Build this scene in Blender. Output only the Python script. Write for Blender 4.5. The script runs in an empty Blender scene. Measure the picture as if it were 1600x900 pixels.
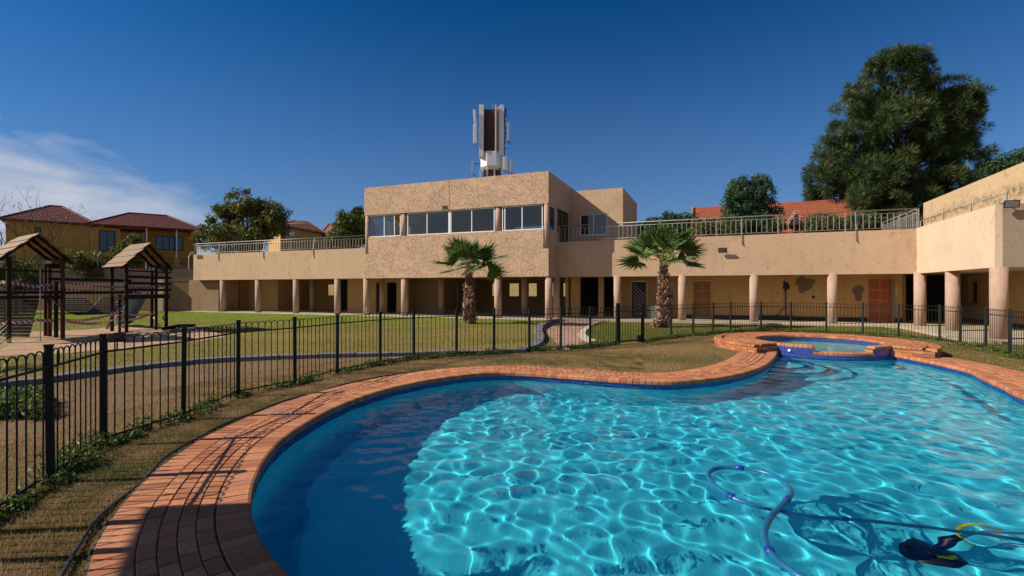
import bpy, math, random
import numpy as np
from mathutils import Vector, Matrix, Euler
from mathutils.geometry import tessellate_polygon

R = math.radians
PI = math.pi
sc = bpy.context.scene
COL = sc.collection
rnd = random.Random(7)

# ------------------------------------------------------------------ camera
F, CX, HY, CH = 780.0, 800.0, 447.0, 1.70
cam = bpy.data.objects.new('camera', bpy.data.cameras.new('camera'))
COL.objects.link(cam)
sc.camera = cam
cam.location = (0, 0, CH)
cam.rotation_euler = (R(90), 0, 0)
cam.data.sensor_width = 36
cam.data.lens = F / 1600 * 36
cam.data.shift_y = (450 - HY) / 1600
cam.data.clip_start = .05
cam.data.clip_end = 3000

# ------------------------------------------------------------------ sun, sky, exposure
SUN_EL, SUN_AZ = R(36), R(6)          # light travels towards +X, a little towards +Y
trav = Vector((math.cos(SUN_AZ) * math.cos(SUN_EL), math.sin(SUN_AZ) * math.cos(SUN_EL), -math.sin(SUN_EL)))
sun = bpy.data.lights.new('sun', 'SUN')
sun.energy = 5.0
sun.angle = R(.5)
sun.color = (1.0, .93, .82)
sun.cycles.is_caustics_light = True
so = bpy.data.objects.new('sun', sun)
so.rotation_euler = trav.to_track_quat('-Z', 'Y').to_euler()
COL.objects.link(so)

sc.view_settings.view_transform = 'Standard'
sc.view_settings.look = 'None'
sc.view_settings.exposure = 0.28
sc.view_settings.gamma = 1

world = bpy.data.worlds.new("World")
sc.world = world
world.use_nodes = True
wt = world.node_tree
bg = wt.nodes['Background']
sky = wt.nodes.new('ShaderNodeTexSky')
sky.sky_type = 'NISHITA'
sky.sun_disc = False
sky.sun_elevation = SUN_EL
sky.sun_rotation = math.atan2(-trav.x, -trav.y)
sky.altitude = 1600
sky.air_density = 1.0
sky.dust_density = .3
sky.ozone_density = 3.0


def wn(t, **kw):
    n = wt.nodes.new(t)
    for k, v in kw.items():
        setattr(n, k, v)
    return n


def wl(a, b):
    wt.links.new(a, b)


hs = wn('ShaderNodeHueSaturation')
hs.inputs['Hue'].default_value = .492
hs.inputs['Saturation'].default_value = 1.38
hs.inputs['Value'].default_value = .455
gm = wn('ShaderNodeGamma')
gm.inputs[1].default_value = 1.28
wl(sky.outputs[0], hs.inputs['Color'])
wl(hs.outputs[0], gm.inputs[0])
tc = wn('ShaderNodeTexCoord')
sep = wn('ShaderNodeSeparateXYZ')
wl(tc.outputs['Generated'], sep.inputs[0])


def wm(op, a, b=None, clamp=False):
    n = wn('ShaderNodeMath', operation=op, use_clamp=clamp)
    for i, x in enumerate((a, b)):
        if x is None:
            continue
        if isinstance(x, (int, float)):
            n.inputs[i].default_value = x
        else:
            wl(x, n.inputs[i])
    return n.outputs[0]


az = wm('ARCTAN2', sep.outputs[0], sep.outputs[1])      # 0 ahead, negative to the left
el = wm('ARCSINE', sep.outputs[2])
comb = wn('ShaderNodeCombineXYZ')
wl(wm('MULTIPLY', az, 1.0), comb.inputs[0])
wl(wm('MULTIPLY', el, 3.2), comb.inputs[1])
n1 = wn('ShaderNodeTexNoise')
n1.inputs['Scale'].default_value = 4.2
n1.inputs['Detail'].default_value = 9
n1.inputs['Roughness'].default_value = .6
n1.inputs['Distortion'].default_value = .5
wl(comb.outputs[0], n1.inputs['Vector'])
# a cloud bank low in the west, its top falling from 17 degrees to nothing ahead of the camera
top = wm('ADD', wm('MULTIPLY', wm('ADD', az, .56), -.36), .165)
edge = wm('SUBTRACT', top, el)
e2 = wm('ADD', wm('MULTIPLY', edge, 11.0), wm('MULTIPLY', wm('SUBTRACT', n1.outputs[0], .50), 3.0))
mask = wm('MULTIPLY', wm('MULTIPLY', wm('MULTIPLY', e2, 1.0, True), wm('MULTIPLY', wm('SUBTRACT', -.50, az), 9.0, True)), .92)
mask = wm('MULTIPLY', mask, wm('MULTIPLY', wm('ADD', el, .10), 14.0, True))
n2 = wn('ShaderNodeTexNoise')
n2.inputs['Scale'].default_value = 9
n2.inputs['Detail'].default_value = 8
wl(comb.outputs[0], n2.inputs['Vector'])
mask = wm('MULTIPLY', mask, wm('ADD', wm('MULTIPLY', n2.outputs[0], 1.3), .25), True)
hz_f = wm('MULTIPLY', wm('POWER', wm('SUBTRACT', 1.0, wm('DIVIDE', wm('MAXIMUM', el, 0.0), .60), True), 2.0), .88)
mixh = wn('ShaderNodeMix', data_type='RGBA')
wl(hz_f, mixh.inputs['Factor'])
wl(gm.outputs[0], mixh.inputs['A'])
mixh.inputs['B'].default_value = (1.08, 1.45, 2.55, 1)
mixc = wn('ShaderNodeMix', data_type='RGBA')
wl(mask, mixc.inputs['Factor'])
wl(mixh.outputs['Result'], mixc.inputs['A'])
mixc.inputs['B'].default_value = (3.4, 3.6, 4.2, 1)
wl(mixc.outputs['Result'], bg.inputs[0])
bg.inputs[1].default_value = .13

# ------------------------------------------------------------------ cycles detail
sc.cycles.max_bounces = 8
sc.cycles.transparent_max_bounces = 12
sc.cycles.sample_clamp_indirect = 10
sc.cycles.use_denoising = True


# ================================================================== helpers
def G(px, py, z=0.0):
    """ground position seen at a photograph pixel"""
    y = F * (CH - z) / (py - HY)
    return (px - CX) / F * y, y


OX, OY = 2.02, 27.6
UX, UY, VX, VY = .928, -.372, .372, .928


def B(s, t, z=0.0):
    """building frame: s along the front to the right, t towards the back"""
    return Vector((OX + s * UX + t * VX, OY + s * UY + t * VY, z))


def S(px, t):
    k = (px - CX) / F
    return (k * (OY + t * VY) - OX - t * VX) / (UX - k * UY)


def T(px, s):
    k = (px - CX) / F
    return (k * (OY + s * UY) - OX - s * UX) / (VX - k * VY)


def tag(o, label=None, cat=None, group=None, kind=None):
    if label: o['label'] = label
    if cat: o['category'] = cat
    if group: o['group'] = group
    if kind: o['kind'] = kind
    return o


def thing(name, label, cat, loc=(0, 0, 0), group=None):
    o = bpy.data.objects.new(name, None)
    o.empty_display_size = .2
    o.location = loc
    COL.objects.link(o)
    return tag(o, label, cat, group)


def adopt(o, parent):
    o.parent = parent
    if parent is not None and parent.type == 'EMPTY':
        o.matrix_parent_inverse = Matrix.Translation(-Vector(parent.location))


class MB:
    def __init__(s):
        s.v, s.f, s.uv = [], [], None

    def hexa(s, p):
        """eight corners: bottom four ccw, top four ccw"""
        n = len(s.v)
        s.v += [tuple(q) for q in p]
        s.f += [(n, n + 3, n + 2, n + 1), (n + 4, n + 5, n + 6, n + 7), (n, n + 1, n + 5, n + 4),
                (n + 1, n + 2, n + 6, n + 5), (n + 2, n + 3, n + 7, n + 6), (n + 3, n, n + 4, n + 7)]
        return s

    def box(s, x0, x1, y0, y1, z0, z1):
        return s.hexa([(x0, y0, z0), (x1, y0, z0), (x1, y1, z0), (x0, y1, z0),
                       (x0, y0, z1), (x1, y0, z1), (x1, y1, z1), (x0, y1, z1)])

    def bb(s, s0, s1, t0, t1, z0, z1):
        return s.hexa([B(s0, t0, z0), B(s1, t0, z0), B(s1, t1, z0), B(s0, t1, z0),
                       B(s0, t0, z1), B(s1, t0, z1), B(s1, t1, z1), B(s0, t1, z1)])

    def beam(s, p0, p1, w, h, up=(0, 0, 1)):
        p0, p1, up = Vector(p0), Vector(p1), Vector(up)
        d = (p1 - p0).normalized()
        a = d.cross(up)
        if a.length < 1e-4: a = d.cross(Vector((1, 0, 0)))
        a.normalize()
        b = a.cross(d).normalized()
        a, b = a * w / 2, b * h / 2
        return s.hexa([p0 - a - b, p0 + a - b, p1 + a - b, p1 - a - b, p0 - a + b, p0 + a + b, p1 + a + b, p1 - a + b])

    def tube(s, pts, rad, n=8, caps=True):
        pts = [Vector(p) for p in pts]
        if not hasattr(rad, '__len__'): rad = [rad] * len(pts)
        base = len(s.v)
        ref = None
        for i, p in enumerate(pts):
            d = (pts[min(i + 1, len(pts) - 1)] - pts[max(i - 1, 0)]).normalized()
            if ref is None:
                ref = d.cross(Vector((0, 0, 1)))
                if ref.length < 1e-3: ref = d.cross(Vector((1, 0, 0)))
            a = (ref - d * ref.dot(d)).normalized()
            ref = a
            b = d.cross(a)
            for k in range(n):
                q = p + (a * math.cos(2 * PI * k / n) + b * math.sin(2 * PI * k / n)) * rad[i]
                s.v.append(tuple(q))
        for i in range(len(pts) - 1):
            for k in range(n):
                a0 = base + i * n + k
                a1 = base + i * n + (k + 1) % n
                s.f.append((a0, a1, a1 + n, a0 + n))
        if caps:
            s.f.append(tuple(base + k for k in range(n - 1, -1, -1)))
            s.f.append(tuple(base + (len(pts) - 1) * n + k for k in range(n)))
        return s

    def cyl(s, x, y, z0, z1, r0, r1=None, n=20):
        return s.tube([(x, y, z0), (x, y, z1)], [r0, r0 if r1 is None else r1], n)

    def poly(s, pts):
        n = len(s.v)
        s.v += [tuple(p) for p in pts]
        s.f.append(tuple(range(n, n + len(pts))))
        return s

    def prism(s, pts, z0, z1):
        """ccw outline in plan"""
        n, k = len(s.v), len(pts)
        s.v += [(p[0], p[1], z0) for p in pts] + [(p[0], p[1], z1) for p in pts]
        s.f.append(tuple(range(n + k - 1, n - 1, -1)))
        s.f.append(tuple(range(n + k, n + 2 * k)))
        for i in range(k):
            j = (i + 1) % k
            s.f.append((n + i, n + j, n + k + j, n + k + i))
        return s

    def mesh(s, name, mat, smooth=False):
        me = bpy.data.meshes.new(name)
        me.from_pydata(s.v, [], s.f)
        me.materials.append(mat)
        if smooth: me.polygons.foreach_set('use_smooth', [True] * len(me.polygons))
        me.update()
        return me

    def build(s, name, mat, parent=None, smooth=False, label=None, kind=None, bevel=0):
        me = s.mesh(name, mat, smooth)
        o = bpy.data.objects.new(name, me)
        COL.objects.link(o)
        if parent is not None: adopt(o, parent)
        if label: o['label'] = label
        if kind: o['kind'] = kind
        if bevel:
            m = o.modifiers.new('bevel', 'BEVEL')
            m.width = bevel
            m.segments = 2
            m.limit_method = 'ANGLE'
        return o


def inst(name, me, loc, rot=(0, 0, 0), parent=None, scale=(1, 1, 1)):
    o = bpy.data.objects.new(name, me)
    o.location = loc
    o.rotation_euler = rot
    o.scale = scale
    COL.objects.link(o)
    if parent is not None: adopt(o, parent)
    return o


def np_mesh(name, V, Fa, mat, attr=None, smooth=False):
    me = bpy.data.meshes.new(name)
    V = np.asarray(V, dtype=np.float32).reshape(-1, 3)
    Fa = np.asarray(Fa, dtype=np.int32)
    k = Fa.shape[1]
    me.vertices.add(len(V))
    me.vertices.foreach_set('co', V.ravel())
    me.loops.add(Fa.size)
    me.loops.foreach_set('vertex_index', Fa.ravel())
    me.polygons.add(len(Fa))
    me.polygons.foreach_set('loop_start', np.arange(0, Fa.size, k, dtype=np.int32))
    if smooth: me.polygons.foreach_set('use_smooth', np.ones(len(Fa), dtype=bool))
    if attr is not None:
        at = me.attributes.new('tone', 'FLOAT', 'POINT')
        at.data.foreach_set('value', np.asarray(attr, dtype=np.float32).ravel())
    me.materials.append(mat)
    me.update(calc_edges=True)
    return me


def np_obj(name, V, Fa, mat, attr=None, parent=None, kind=None, label=None, smooth=False):
    o = bpy.data.objects.new(name, np_mesh(name, V, Fa, mat, attr, smooth))
    COL.objects.link(o)
    if parent is not None: adopt(o, parent)
    if kind: o['kind'] = kind
    if label: o['label'] = label
    return o


def spread(tv, tf, M, off):
    """many copies of a template: M (n,3,3), off (n,3)"""
    tv = np.asarray(tv, dtype=np.float64)
    V = np.einsum('nij,kj->nki', M, tv) + off[:, None, :]
    n, k = len(off), len(tv)
    Fa = (np.asarray(tf)[None] + (np.arange(n) * k)[:, None, None]).reshape(-1, len(tf[0]))
    return V.reshape(-1, 3), Fa


def rotz(a):
    c, s_ = np.cos(a), np.sin(a)
    z, o = np.zeros_like(a), np.ones_like(a)
    return np.stack([np.stack([c, -s_, z], -1), np.stack([s_, c, z], -1), np.stack([z, z, o], -1)], -2)


def rand_rot(n, rg):
    q = rg.normal(size=(n, 4))
    q /= np.linalg.norm(q, axis=1)[:, None]
    w, x, y, z = q.T
    return np.stack([np.stack([1 - 2 * (y * y + z * z), 2 * (x * y - z * w), 2 * (x * z + y * w)], -1),
                     np.stack([2 * (x * y + z * w), 1 - 2 * (x * x + z * z), 2 * (y * z - x * w)], -1),
                     np.stack([2 * (x * z - y * w), 2 * (y * z + x * w), 1 - 2 * (x * x + y * y)], -1)], -2)


def inside(P, poly):
    P = np.asarray(P)
    x, y = P[:, 0], P[:, 1]
    r = np.zeros(len(P), bool)
    n = len(poly)
    for i in range(n):
        x0, y0 = poly[i]
        x1, y1 = poly[(i + 1) % n]
        c = ((y0 > y) != (y1 > y))
        with np.errstate(divide='ignore', invalid='ignore'):
            r ^= c & (x < (x1 - x0) * (y - y0) / (y1 - y0 + 1e-12) + x0)
    return r


def catmull(P, step):
    P = [np.array(p, float) for p in P]
    P = [2 * P[0] - P[1]] + P + [2 * P[-1] - P[-2]]
    out = []
    for i in range(1, len(P) - 2):
        a, b, c, d = P[i - 1:i + 3]
        for k in range(24):
            t = k / 24
            out.append(.5 * ((2 * b) + (c - a) * t + (2 * a - 5 * b + 4 * c - d) * t * t + (3 * b - a - 3 * c + d) * t ** 3))
    out.append(P[-2])
    return resample(np.array(out), step)


def resample(Q, step):
    d = np.r_[0, np.cumsum(np.linalg.norm(np.diff(Q, axis=0), axis=1))]
    n = max(2, int(round(d[-1] / step)))
    t = np.linspace(0, d[-1], n + 1)
    return np.stack([np.interp(t, d, Q[:, k]) for k in range(Q.shape[1])], -1)


def normals2(Q):
    """left-hand normals of an open curve"""
    t = np.gradient(Q, axis=0)
    t /= np.linalg.norm(t, axis=1)[:, None]
    return np.stack([-t[:, 1], t[:, 0]], -1)


def smooth_n(N, k=9):
    w = np.ones(k) / k
    P = np.pad(N, ((k // 2, k // 2), (0, 0)), mode='edge')
    M_ = np.stack([np.convolve(P[:, i], w, 'valid') for i in range(2)], -1)
    return M_ / np.linalg.norm(M_, axis=1)[:, None]


# ================================================================== materials
class Mat:
    def __init__(s, name, color=(.5, .5, .5), rough=.8, metal=0, spec=.5):
        s.m = bpy.data.materials.new(name)
        s.m.use_nodes = True
        s.t = s.m.node_tree
        s.b = s.t.nodes['Principled BSDF']
        s.b.inputs['Base Color'].default_value = (*color, 1)
        s.b.inputs['Roughness'].default_value = rough
        s.b.inputs['Metallic'].default_value = metal
        s.b.inputs['Specular IOR Level'].default_value = spec
        s._co = None

    def n(s, t, **kw):
        x = s.t.nodes.new(t)
        for k, v in kw.items(): setattr(x, k, v)
        return x

    def l(s, a, b):
        s.t.links.new(a, b)

    def co(s, scale=(1, 1, 1), rot=0, which='Object'):
        if s._co is None: s._co = s.n('ShaderNodeTexCoord')
        m = s.n('ShaderNodeMapping')
        m.inputs['Scale'].default_value = scale
        m.inputs['Rotation'].default_value = (0, 0, rot)
        s.l(s._co.outputs[which], m.inputs[0])
        return m.outputs[0]

    def noise(s, scale, detail=5, rough=.55, dist=0, vec=None):
        x = s.n('ShaderNodeTexNoise')
        x.inputs['Scale'].default_value = scale
        x.inputs['Detail'].default_value = detail
        x.inputs['Roughness'].default_value = rough
        x.inputs['Distortion'].default_value = dist
        s.l(vec if vec is not None else s.co(), x.inputs['Vector'])
        return x.outputs[0]

    def vor(s, scale, feature='F1', vec=None, rand=1, out=0):
        x = s.n('ShaderNodeTexVoronoi', feature=feature)
        x.inputs['Scale'].default_value = scale
        x.inputs['Randomness'].default_value = rand
        s.l(vec if vec is not None else s.co(), x.inputs['Vector'])
        return x.outputs[out]

    def ramp(s, fac, stops):
        x = s.n('ShaderNodeValToRGB')
        e = x.color_ramp.elements
        while len(e) < len(stops): e.new(.5)
        for k, (p, c) in enumerate(stops):
            e[k].position = p
            e[k].color = (*c, 1) if hasattr(c, '__len__') else (c, c, c, 1)
        s.l(fac, x.inputs[0])
        return x.outputs[0]

    def mix(s, fac, a, b, mode='MIX'):
        x = s.n('ShaderNodeMix', data_type='RGBA', blend_type=mode)
        for v, i in ((fac, 'Factor'), (a, 'A'), (b, 'B')):
            if isinstance(v, (int, float)): x.inputs[i].default_value = v
            elif isinstance(v, tuple): x.inputs[i].default_value = (*v, 1)
            else: s.l(v, x.inputs[i])
        return x.outputs['Result']

    def math(s, op, a, b=None, clamp=False):
        x = s.n('ShaderNodeMath', operation=op, use_clamp=clamp)
        for i, v in enumerate((a, b)):
            if v is None: continue
            if isinstance(v, (int, float)): x.inputs[i].default_value = v
            else: s.l(v, x.inputs[i])
        return x.outputs[0]

    def color(s, c):
        s.l(c, s.b.inputs['Base Color'])
        return s

    def bump(s, h, strength=.4, dist=.01, prev=None):
        x = s.n('ShaderNodeBump')
        x.inputs['Strength'].default_value = strength
        x.inputs['Distance'].default_value = dist
        s.l(h, x.inputs['Height'])
        if prev is not None: s.l(prev, x.inputs['Normal'])
        s.l(x.outputs[0], s.b.inputs['Normal'])
        return x.outputs[0]

    def objrand(s):
        return s.n('ShaderNodeObjectInfo').outputs['Random']

    def island(s):
        g = s.n('ShaderNodeNewGeometry').outputs['Random Per Island']
        o = s.objrand()
        return s.math('FRACT', s.math('ADD', g, o))

    def attr(s, name='tone'):
        x = s.n('ShaderNodeAttribute', attribute_name=name)
        return x.outputs['Fac']


def stucco(name, base, dark, scale=1.0, stain=.5, crack=False, vert=True, band=None):
    m = Mat(name, base, .92, spec=.2)
    big = m.noise(.55 * scale, 6, .6)
    c = m.mix(m.ramp(big, [(.35, 0.), (.7, 1.)]), base, tuple(x * .88 for x in base))
    fine = m.noise(14, 6, .7)
    c = m.mix(m.math('MULTIPLY', m.ramp(fine, [(.45, 0.), (.75, 1.)]), .12 if crack else .35), c, dark)
    if vert:   # rain streaks running down
        st = m.noise(1.0, 8, .7, .8, m.co((2.6, 2.6, .30)))
        lg = m.ramp(m.noise(.42, 5, .6), [(.42, 0.15), (.62, 1.)])
        c = m.mix(m.math('MULTIPLY', m.math('MULTIPLY', m.ramp(st, [(.5, 0.), (.72, 1.)]), stain), lg), c, dark)
        if band:    # render flaking along one level
            sz = m.n('ShaderNodeSeparateXYZ')
            m.l(m.co(), sz.inputs[0])
            wv = m.math('ADD', sz.outputs[2], m.math('MULTIPLY', m.noise(.9, 6, .7), 1.1))
            bnd = m.ramp(m.math('ABSOLUTE', m.math('SUBTRACT', wv, band)), [(.0, 1.), (.42, 0.)])
            fl = m.ramp(m.noise(3.2, 10, .8, 1.2), [(.46, 0.), (.54, 1.)])
            c = m.mix(m.math('MULTIPLY', m.math('MULTIPLY', bnd, fl), .9), c, tuple(x * .7 for x in dark))
    bl = m.noise(2.3, 9, .75, .6)
    c = m.mix(m.math('MULTIPLY', m.ramp(bl, [(.56, 0.), (.66, 1.)]), stain * .9), c, tuple(x * .8 for x in dark))
    h = m.noise(55, 5, .7)
    if crack:
        w = m.n('ShaderNodeTexNoise')
        w.inputs['Scale'].default_value = 2.2
        w.inputs['Detail'].default_value = 3
        m.l(m.co(), w.inputs['Vector'])
        va = m.n('ShaderNodeVectorMath', operation='MULTIPLY_ADD')
        m.l(w.outputs['Color'], va.inputs[0])
        va.inputs[1].default_value = (.5, .5, .5)
        m.l(m.co(), va.inputs[2])
        d = m.vor(2.3, 'DISTANCE_TO_EDGE', va.outputs[0])
        d2 = m.vor(4.4, 'DISTANCE_TO_EDGE', va.outputs[0])
        k1 = m.ramp(d, [(0., 1.), (.03, 0.)])
        k2 = m.math('MULTIPLY', m.ramp(d2, [(0., 1.), (.032, 0.)]), m.ramp(m.noise(1.1, 3), [(.42, 0.), (.52, 1.)]))
        kk = m.math('MAXIMUM', k1, k2)
        c = m.mix(m.math('MULTIPLY', kk, .38), c, tuple(x * .45 for x in dark))
        nb = m.bump(m.math('MULTIPLY', kk, -1.0), .9, .02)
        m.color(c)
        m.bump(h, .35, .008, nb)
    else:
        # hairline cracks here and there
        d = m.vor(.9, 'DISTANCE_TO_EDGE', m.co((1, 1, 1.6)))
        k1 = m.math('MULTIPLY', m.ramp(d, [(0., 1.), (.007, 0.)]), m.ramp(m.noise(.8, 3), [(.5, 0.), (.6, 1.)]))
        c = m.mix(m.math('MULTIPLY', k1, .5), c, tuple(x * .4 for x in dark))
        m.color(c)
        m.bump(h, .35, .01)
    return m.m


M = {}
M['stucco'] = stucco('stucco', (.585, .392, .252), (.30, .19, .115), stain=.62)
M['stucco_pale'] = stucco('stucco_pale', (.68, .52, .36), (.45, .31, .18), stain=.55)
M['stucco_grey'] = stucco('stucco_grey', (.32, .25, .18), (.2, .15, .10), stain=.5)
M['stucco_crack'] = stucco('stucco_crack', (.60, .392, .258), (.33, .205, .125), stain=.12, crack=True)
M['stucco_worn'] = stucco('stucco_worn', (.58, .41, .235), (.20, .13, .075), stain=.7, band=6.05)
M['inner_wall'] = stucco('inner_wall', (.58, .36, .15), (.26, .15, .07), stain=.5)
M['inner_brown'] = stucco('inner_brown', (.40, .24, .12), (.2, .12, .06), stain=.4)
M['soffit'] = stucco('soffit', (.5, .36, .22), (.3, .2, .12), stain=.2, vert=False)

m = Mat('pebble_dash', (.5, .32, .24), .9, spec=.25)
v = m.vor(75, out=1)
c = m.mix(.55, (.50, .33, .235), m.ramp(v, [(.1, (.30, .17, .12)), (.5, (.58, .36, .26)), (.9, (.78, .60, .47))]))
c = m.mix(m.math('MULTIPLY', m.ramp(m.noise(1.8, 6), [(.5, 0.), (.7, 1.)]), .35), c, (.33, .22, .15))
m.color(c)
m.bump(m.vor(75), .8, .02)
M['pebble'] = m.m

m = Mat('concrete', (.42, .36, .28), .9, spec=.2)
m.color(m.mix(m.ramp(m.noise(1.3, 8, .7), [(.35, 0.), (.7, 1.)]), (.50, .42, .31), (.33, .27, .2)))
m.bump(m.noise(30, 6), .3, .01)
M['concrete'] = m.m

m = Mat('kerb_concrete', (.2, .2, .22), .9, spec=.2)
m.color(m.mix(m.ramp(m.noise(4, 8, .7), [(.35, 0.), (.7, 1.)]), (.20, .19, .19), (.12, .115, .115)))
m.bump(m.noise(40, 6), .4, .01)
M['kerb'] = m.m


def flat(name, c, r=.6, metal=0, var=.25, bump=.15, spec=.4, sc_=8):
    m = Mat(name, c, r, metal, spec)
    m.color(m.mix(m.ramp(m.noise(sc_, 6, .65), [(.35, 0.), (.7, 1.)]), c, tuple(x * (1 - var) for x in c)))
    if bump: m.bump(m.noise(60, 4), bump, .004)
    return m.m


M['white_metal'] = flat('white_metal', (.8, .79, .76), .45, 0, .12, 0)
M['galv'] = flat('galvanised_steel', (.40, .37, .33), .5, .3, .35, .1)
M['black_steel'] = flat('black_steel', (.007, .010, .009), .5, 0, .4, .1, .3)
M['dark_void'] = flat('painted_room_shade', (.03, .025, .02), .9)  # near-black wall colour standing in for the shade inside rooms and passages
M['plinth'] = flat('black_plinth', (.018, .017, .017), .6)
M['bin'] = flat('green_bin', (.20, .24, .21), .5)
M['black_plastic'] = flat('black_plastic', (.02, .02, .02), .4)
M['lamp_glass'] = flat('lamp_glass', (.16, .17, .15), .12, 0, .1, 0, .8)
M['white_paint'] = flat('white_paint', (.8, .79, .77), .6, 0, .15, .05)
M['tan_paint'] = flat('tan_paint', (.62, .47, .32), .7)
M['maroon'] = flat('maroon_cladding', (.10, .035, .02), .6)
M['antenna_grey'] = flat('antenna_grey', (.45, .45, .44), .5)
M['yellow_wall'] = flat('yellow_wall', (.54, .285, .065), .9, 0, .18, .1, .2, 1.2)
M['yellow_wall_far'] = flat('ochre_wall', (.60, .36, .12), .9, 0, .2, .1, .2, 1.2)
M['brick_wall_far'] = flat('red_brick_wall', (.42, .15, .07), .9)
M['pink_paint'] = flat('pink_paint', (.72, .30, .25), .7)
M['boundary'] = flat('boundary_wall', (.36, .25, .16), .95, 0, .25, .2, .2, 1.5)
M['brown_wall'] = flat('brown_wall', (.25, .155, .085), .95, 0, .2, .2, .2, 1.5)
M['rope'] = flat('rope', (.35, .28, .2), .9)
M['frame_dark'] = flat('dark_frame', (.03, .02, .015), .5)
M['blue_plastic'] = flat('blue_plastic', (.01, .10, .22), .35, 0, .2, 0)
M['bright_blue'] = flat('bright_blue_plastic', (.01, .22, .50), .35, 0, .2, 0)
M['navy_plastic'] = flat('navy_plastic', (.004, .006, .05), .4, 0, .2, 0)
M['yellow_plastic'] = flat('yellow_plastic', (.85, .55, .02), .4, 0, .1, 0)


def wood(name, a, b, grain=(2, 40, 40), r=.65):
    m = Mat(name, a, r, spec=.3)
    g = m.noise(1, 8, .7, .6, m.co(grain))
    c = m.mix(m.ramp(g, [(.3, 0.), (.7, 1.)]), a, b)
    k = m.math('MULTIPLY', m.island(), .5)
    c = m.mix(k, c, tuple(x * .55 for x in a))
    m.color(c)
    m.bump(g, .3, .005)
    return m.m


M['roof_plank'] = wood('roof_plank', (.33, .185, .075), (.15, .08, .035), (6, 6, 30))
M['dark_timber'] = wood('dark_timber', (.030, .018, .012), (.014, .009, .007), (20, 20, 2), .85)
M['red_timber'] = wood('red_timber', (.11, .018, .012), (.05, .015, .01), (20, 20, 2))
M['door_red'] = wood('red_door_wood', (.50, .125, .03), (.30, .07, .018), (14, 14, 1.6), .4)
M['door_red_edge'] = wood('red_door_edge', (.62, .20, .07), (.45, .12, .04), (14, 14, 1.6), .4)  # relief lights between the door panels put into a paler wood tone
M['door_brown_edge'] = wood('brown_door_edge', (.50, .25, .10), (.36, .17, .06), (14, 14, 1.6), .45)
M['door_brown'] = wood('brown_door_wood', (.38, .165, .05), (.22, .09, .025), (14, 14, 1.6), .45)
M['bark'] = wood('bark', (.12, .08, .055), (.05, .035, .025), (8, 8, 2), .95)
M['bark_pale'] = wood('grey_bark', (.17, .12, .095), (.09, .06, .05), (8, 8, 2), .95)

m = Mat('palm_boot', (.35, .2, .12), .8, spec=.3)
m.color(m.ramp(m.island(), [(0., (.07, .035, .025)), (.45, (.24, .12, .075)), (.8, (.42, .24, .16)), (1., (.66, .50, .36))]))
M['palm_boot'] = m.m


def leaf(name, stops, trans=.25, rough=.55, use='tone'):
    m = Mat(name, stops[0][1], rough, spec=.35)
    f = m.attr() if use == 'tone' else m.island()
    c = m.ramp(f, stops)
    m.color(c)
    tr = m.n('ShaderNodeBsdfTranslucent')
    m.l(c, tr.inputs[0])
    mx = m.n('ShaderNodeMixShader')
    mx.inputs[0].default_value = trans
    m.l(m.b.outputs[0], mx.inputs[1])
    m.l(tr.outputs[0], mx.inputs[2])
    m.l(mx.outputs[0], m.t.nodes['Material Output'].inputs[0])
    return m.m


M['leaf_mid'] = leaf('leaf_green', [(0., (.03, .055, .012)), (.55, (.085, .12, .02)), (1., (.20, .19, .03))])
M['leaf_tree'] = leaf('leaf_tree', [(0., (.035, .06, .012)), (.45, (.11, .125, .02)), (.8, (.22, .19, .035)), (1., (.34, .22, .06))])
M['leaf_dark'] = leaf('leaf_dark', [(0., (.015, .035, .012)), (.6, (.04, .085, .03)), (1., (.09, .15, .06))])
M['leaf_conifer'] = leaf('leaf_conifer', [(0., (.02, .05, .02)), (.6, (.055, .11, .045)), (1., (.11, .18, .07))])
M['needle'] = leaf('pine_needles', [(0., (.012, .028, .010)), (.5, (.045, .075, .018)), (1., (.15, .17, .04))], .12)
M['palm_leaf'] = leaf('palm_leaf', [(0., (.03, .08, .02)), (.55, (.085, .17, .035)), (1., (.25, .30, .09))], .35, .38, 'island')
M['petiole'] = flat('petiole', (.25, .28, .08), .5)
M['ivy'] = leaf('ivy_leaf', [(0., (.02, .045, .01)), (.6, (.07, .11, .02)), (1., (.16, .2, .04))])
M['yucca'] = leaf('spiky_leaf', [(0., (.12, .14, .03)), (1., (.4, .38, .1))], .25)
M['red_leaf'] = leaf('dry_leaf', [(0., (.06, .03, .02)), (1., (.3, .1, .03))], .2)
M['blade'] = leaf('grass_blade', [(0., (.07, .11, .02)), (.3, (.15, .14, .035)), (.55, (.34, .215, .085)), (1., (.56, .38, .19))], .3, .7)
M['blade_green'] = leaf('lawn_blade', [(0., (.07, .13, .015)), (.45, (.16, .18, .028)), (.75, (.27, .21, .06)), (1., (.42, .30, .12))], .3, .7)

# ground
m = Mat('lawn', (.2, .17, .06), .95, spec=.1)
p1 = m.noise(.35, 6, .6)
p2 = m.noise(3.5, 8, .75)
p3 = m.noise(60, 6, .8)
c = m.mix(m.ramp(p1, [(.38, 0.), (.62, 1.)]), (.20, .20, .035), (.32, .23, .075))
c = m.mix(m.math('MULTIPLY', m.ramp(p2, [(.42, 0.), (.66, 1.)]), .65), c, (.38, .26, .09))
c = m.mix(m.math('MULTIPLY', m.ramp(p3, [(.4, 0.), (.65, 1.)]), .6), c, (.09, .08, .02))
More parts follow.
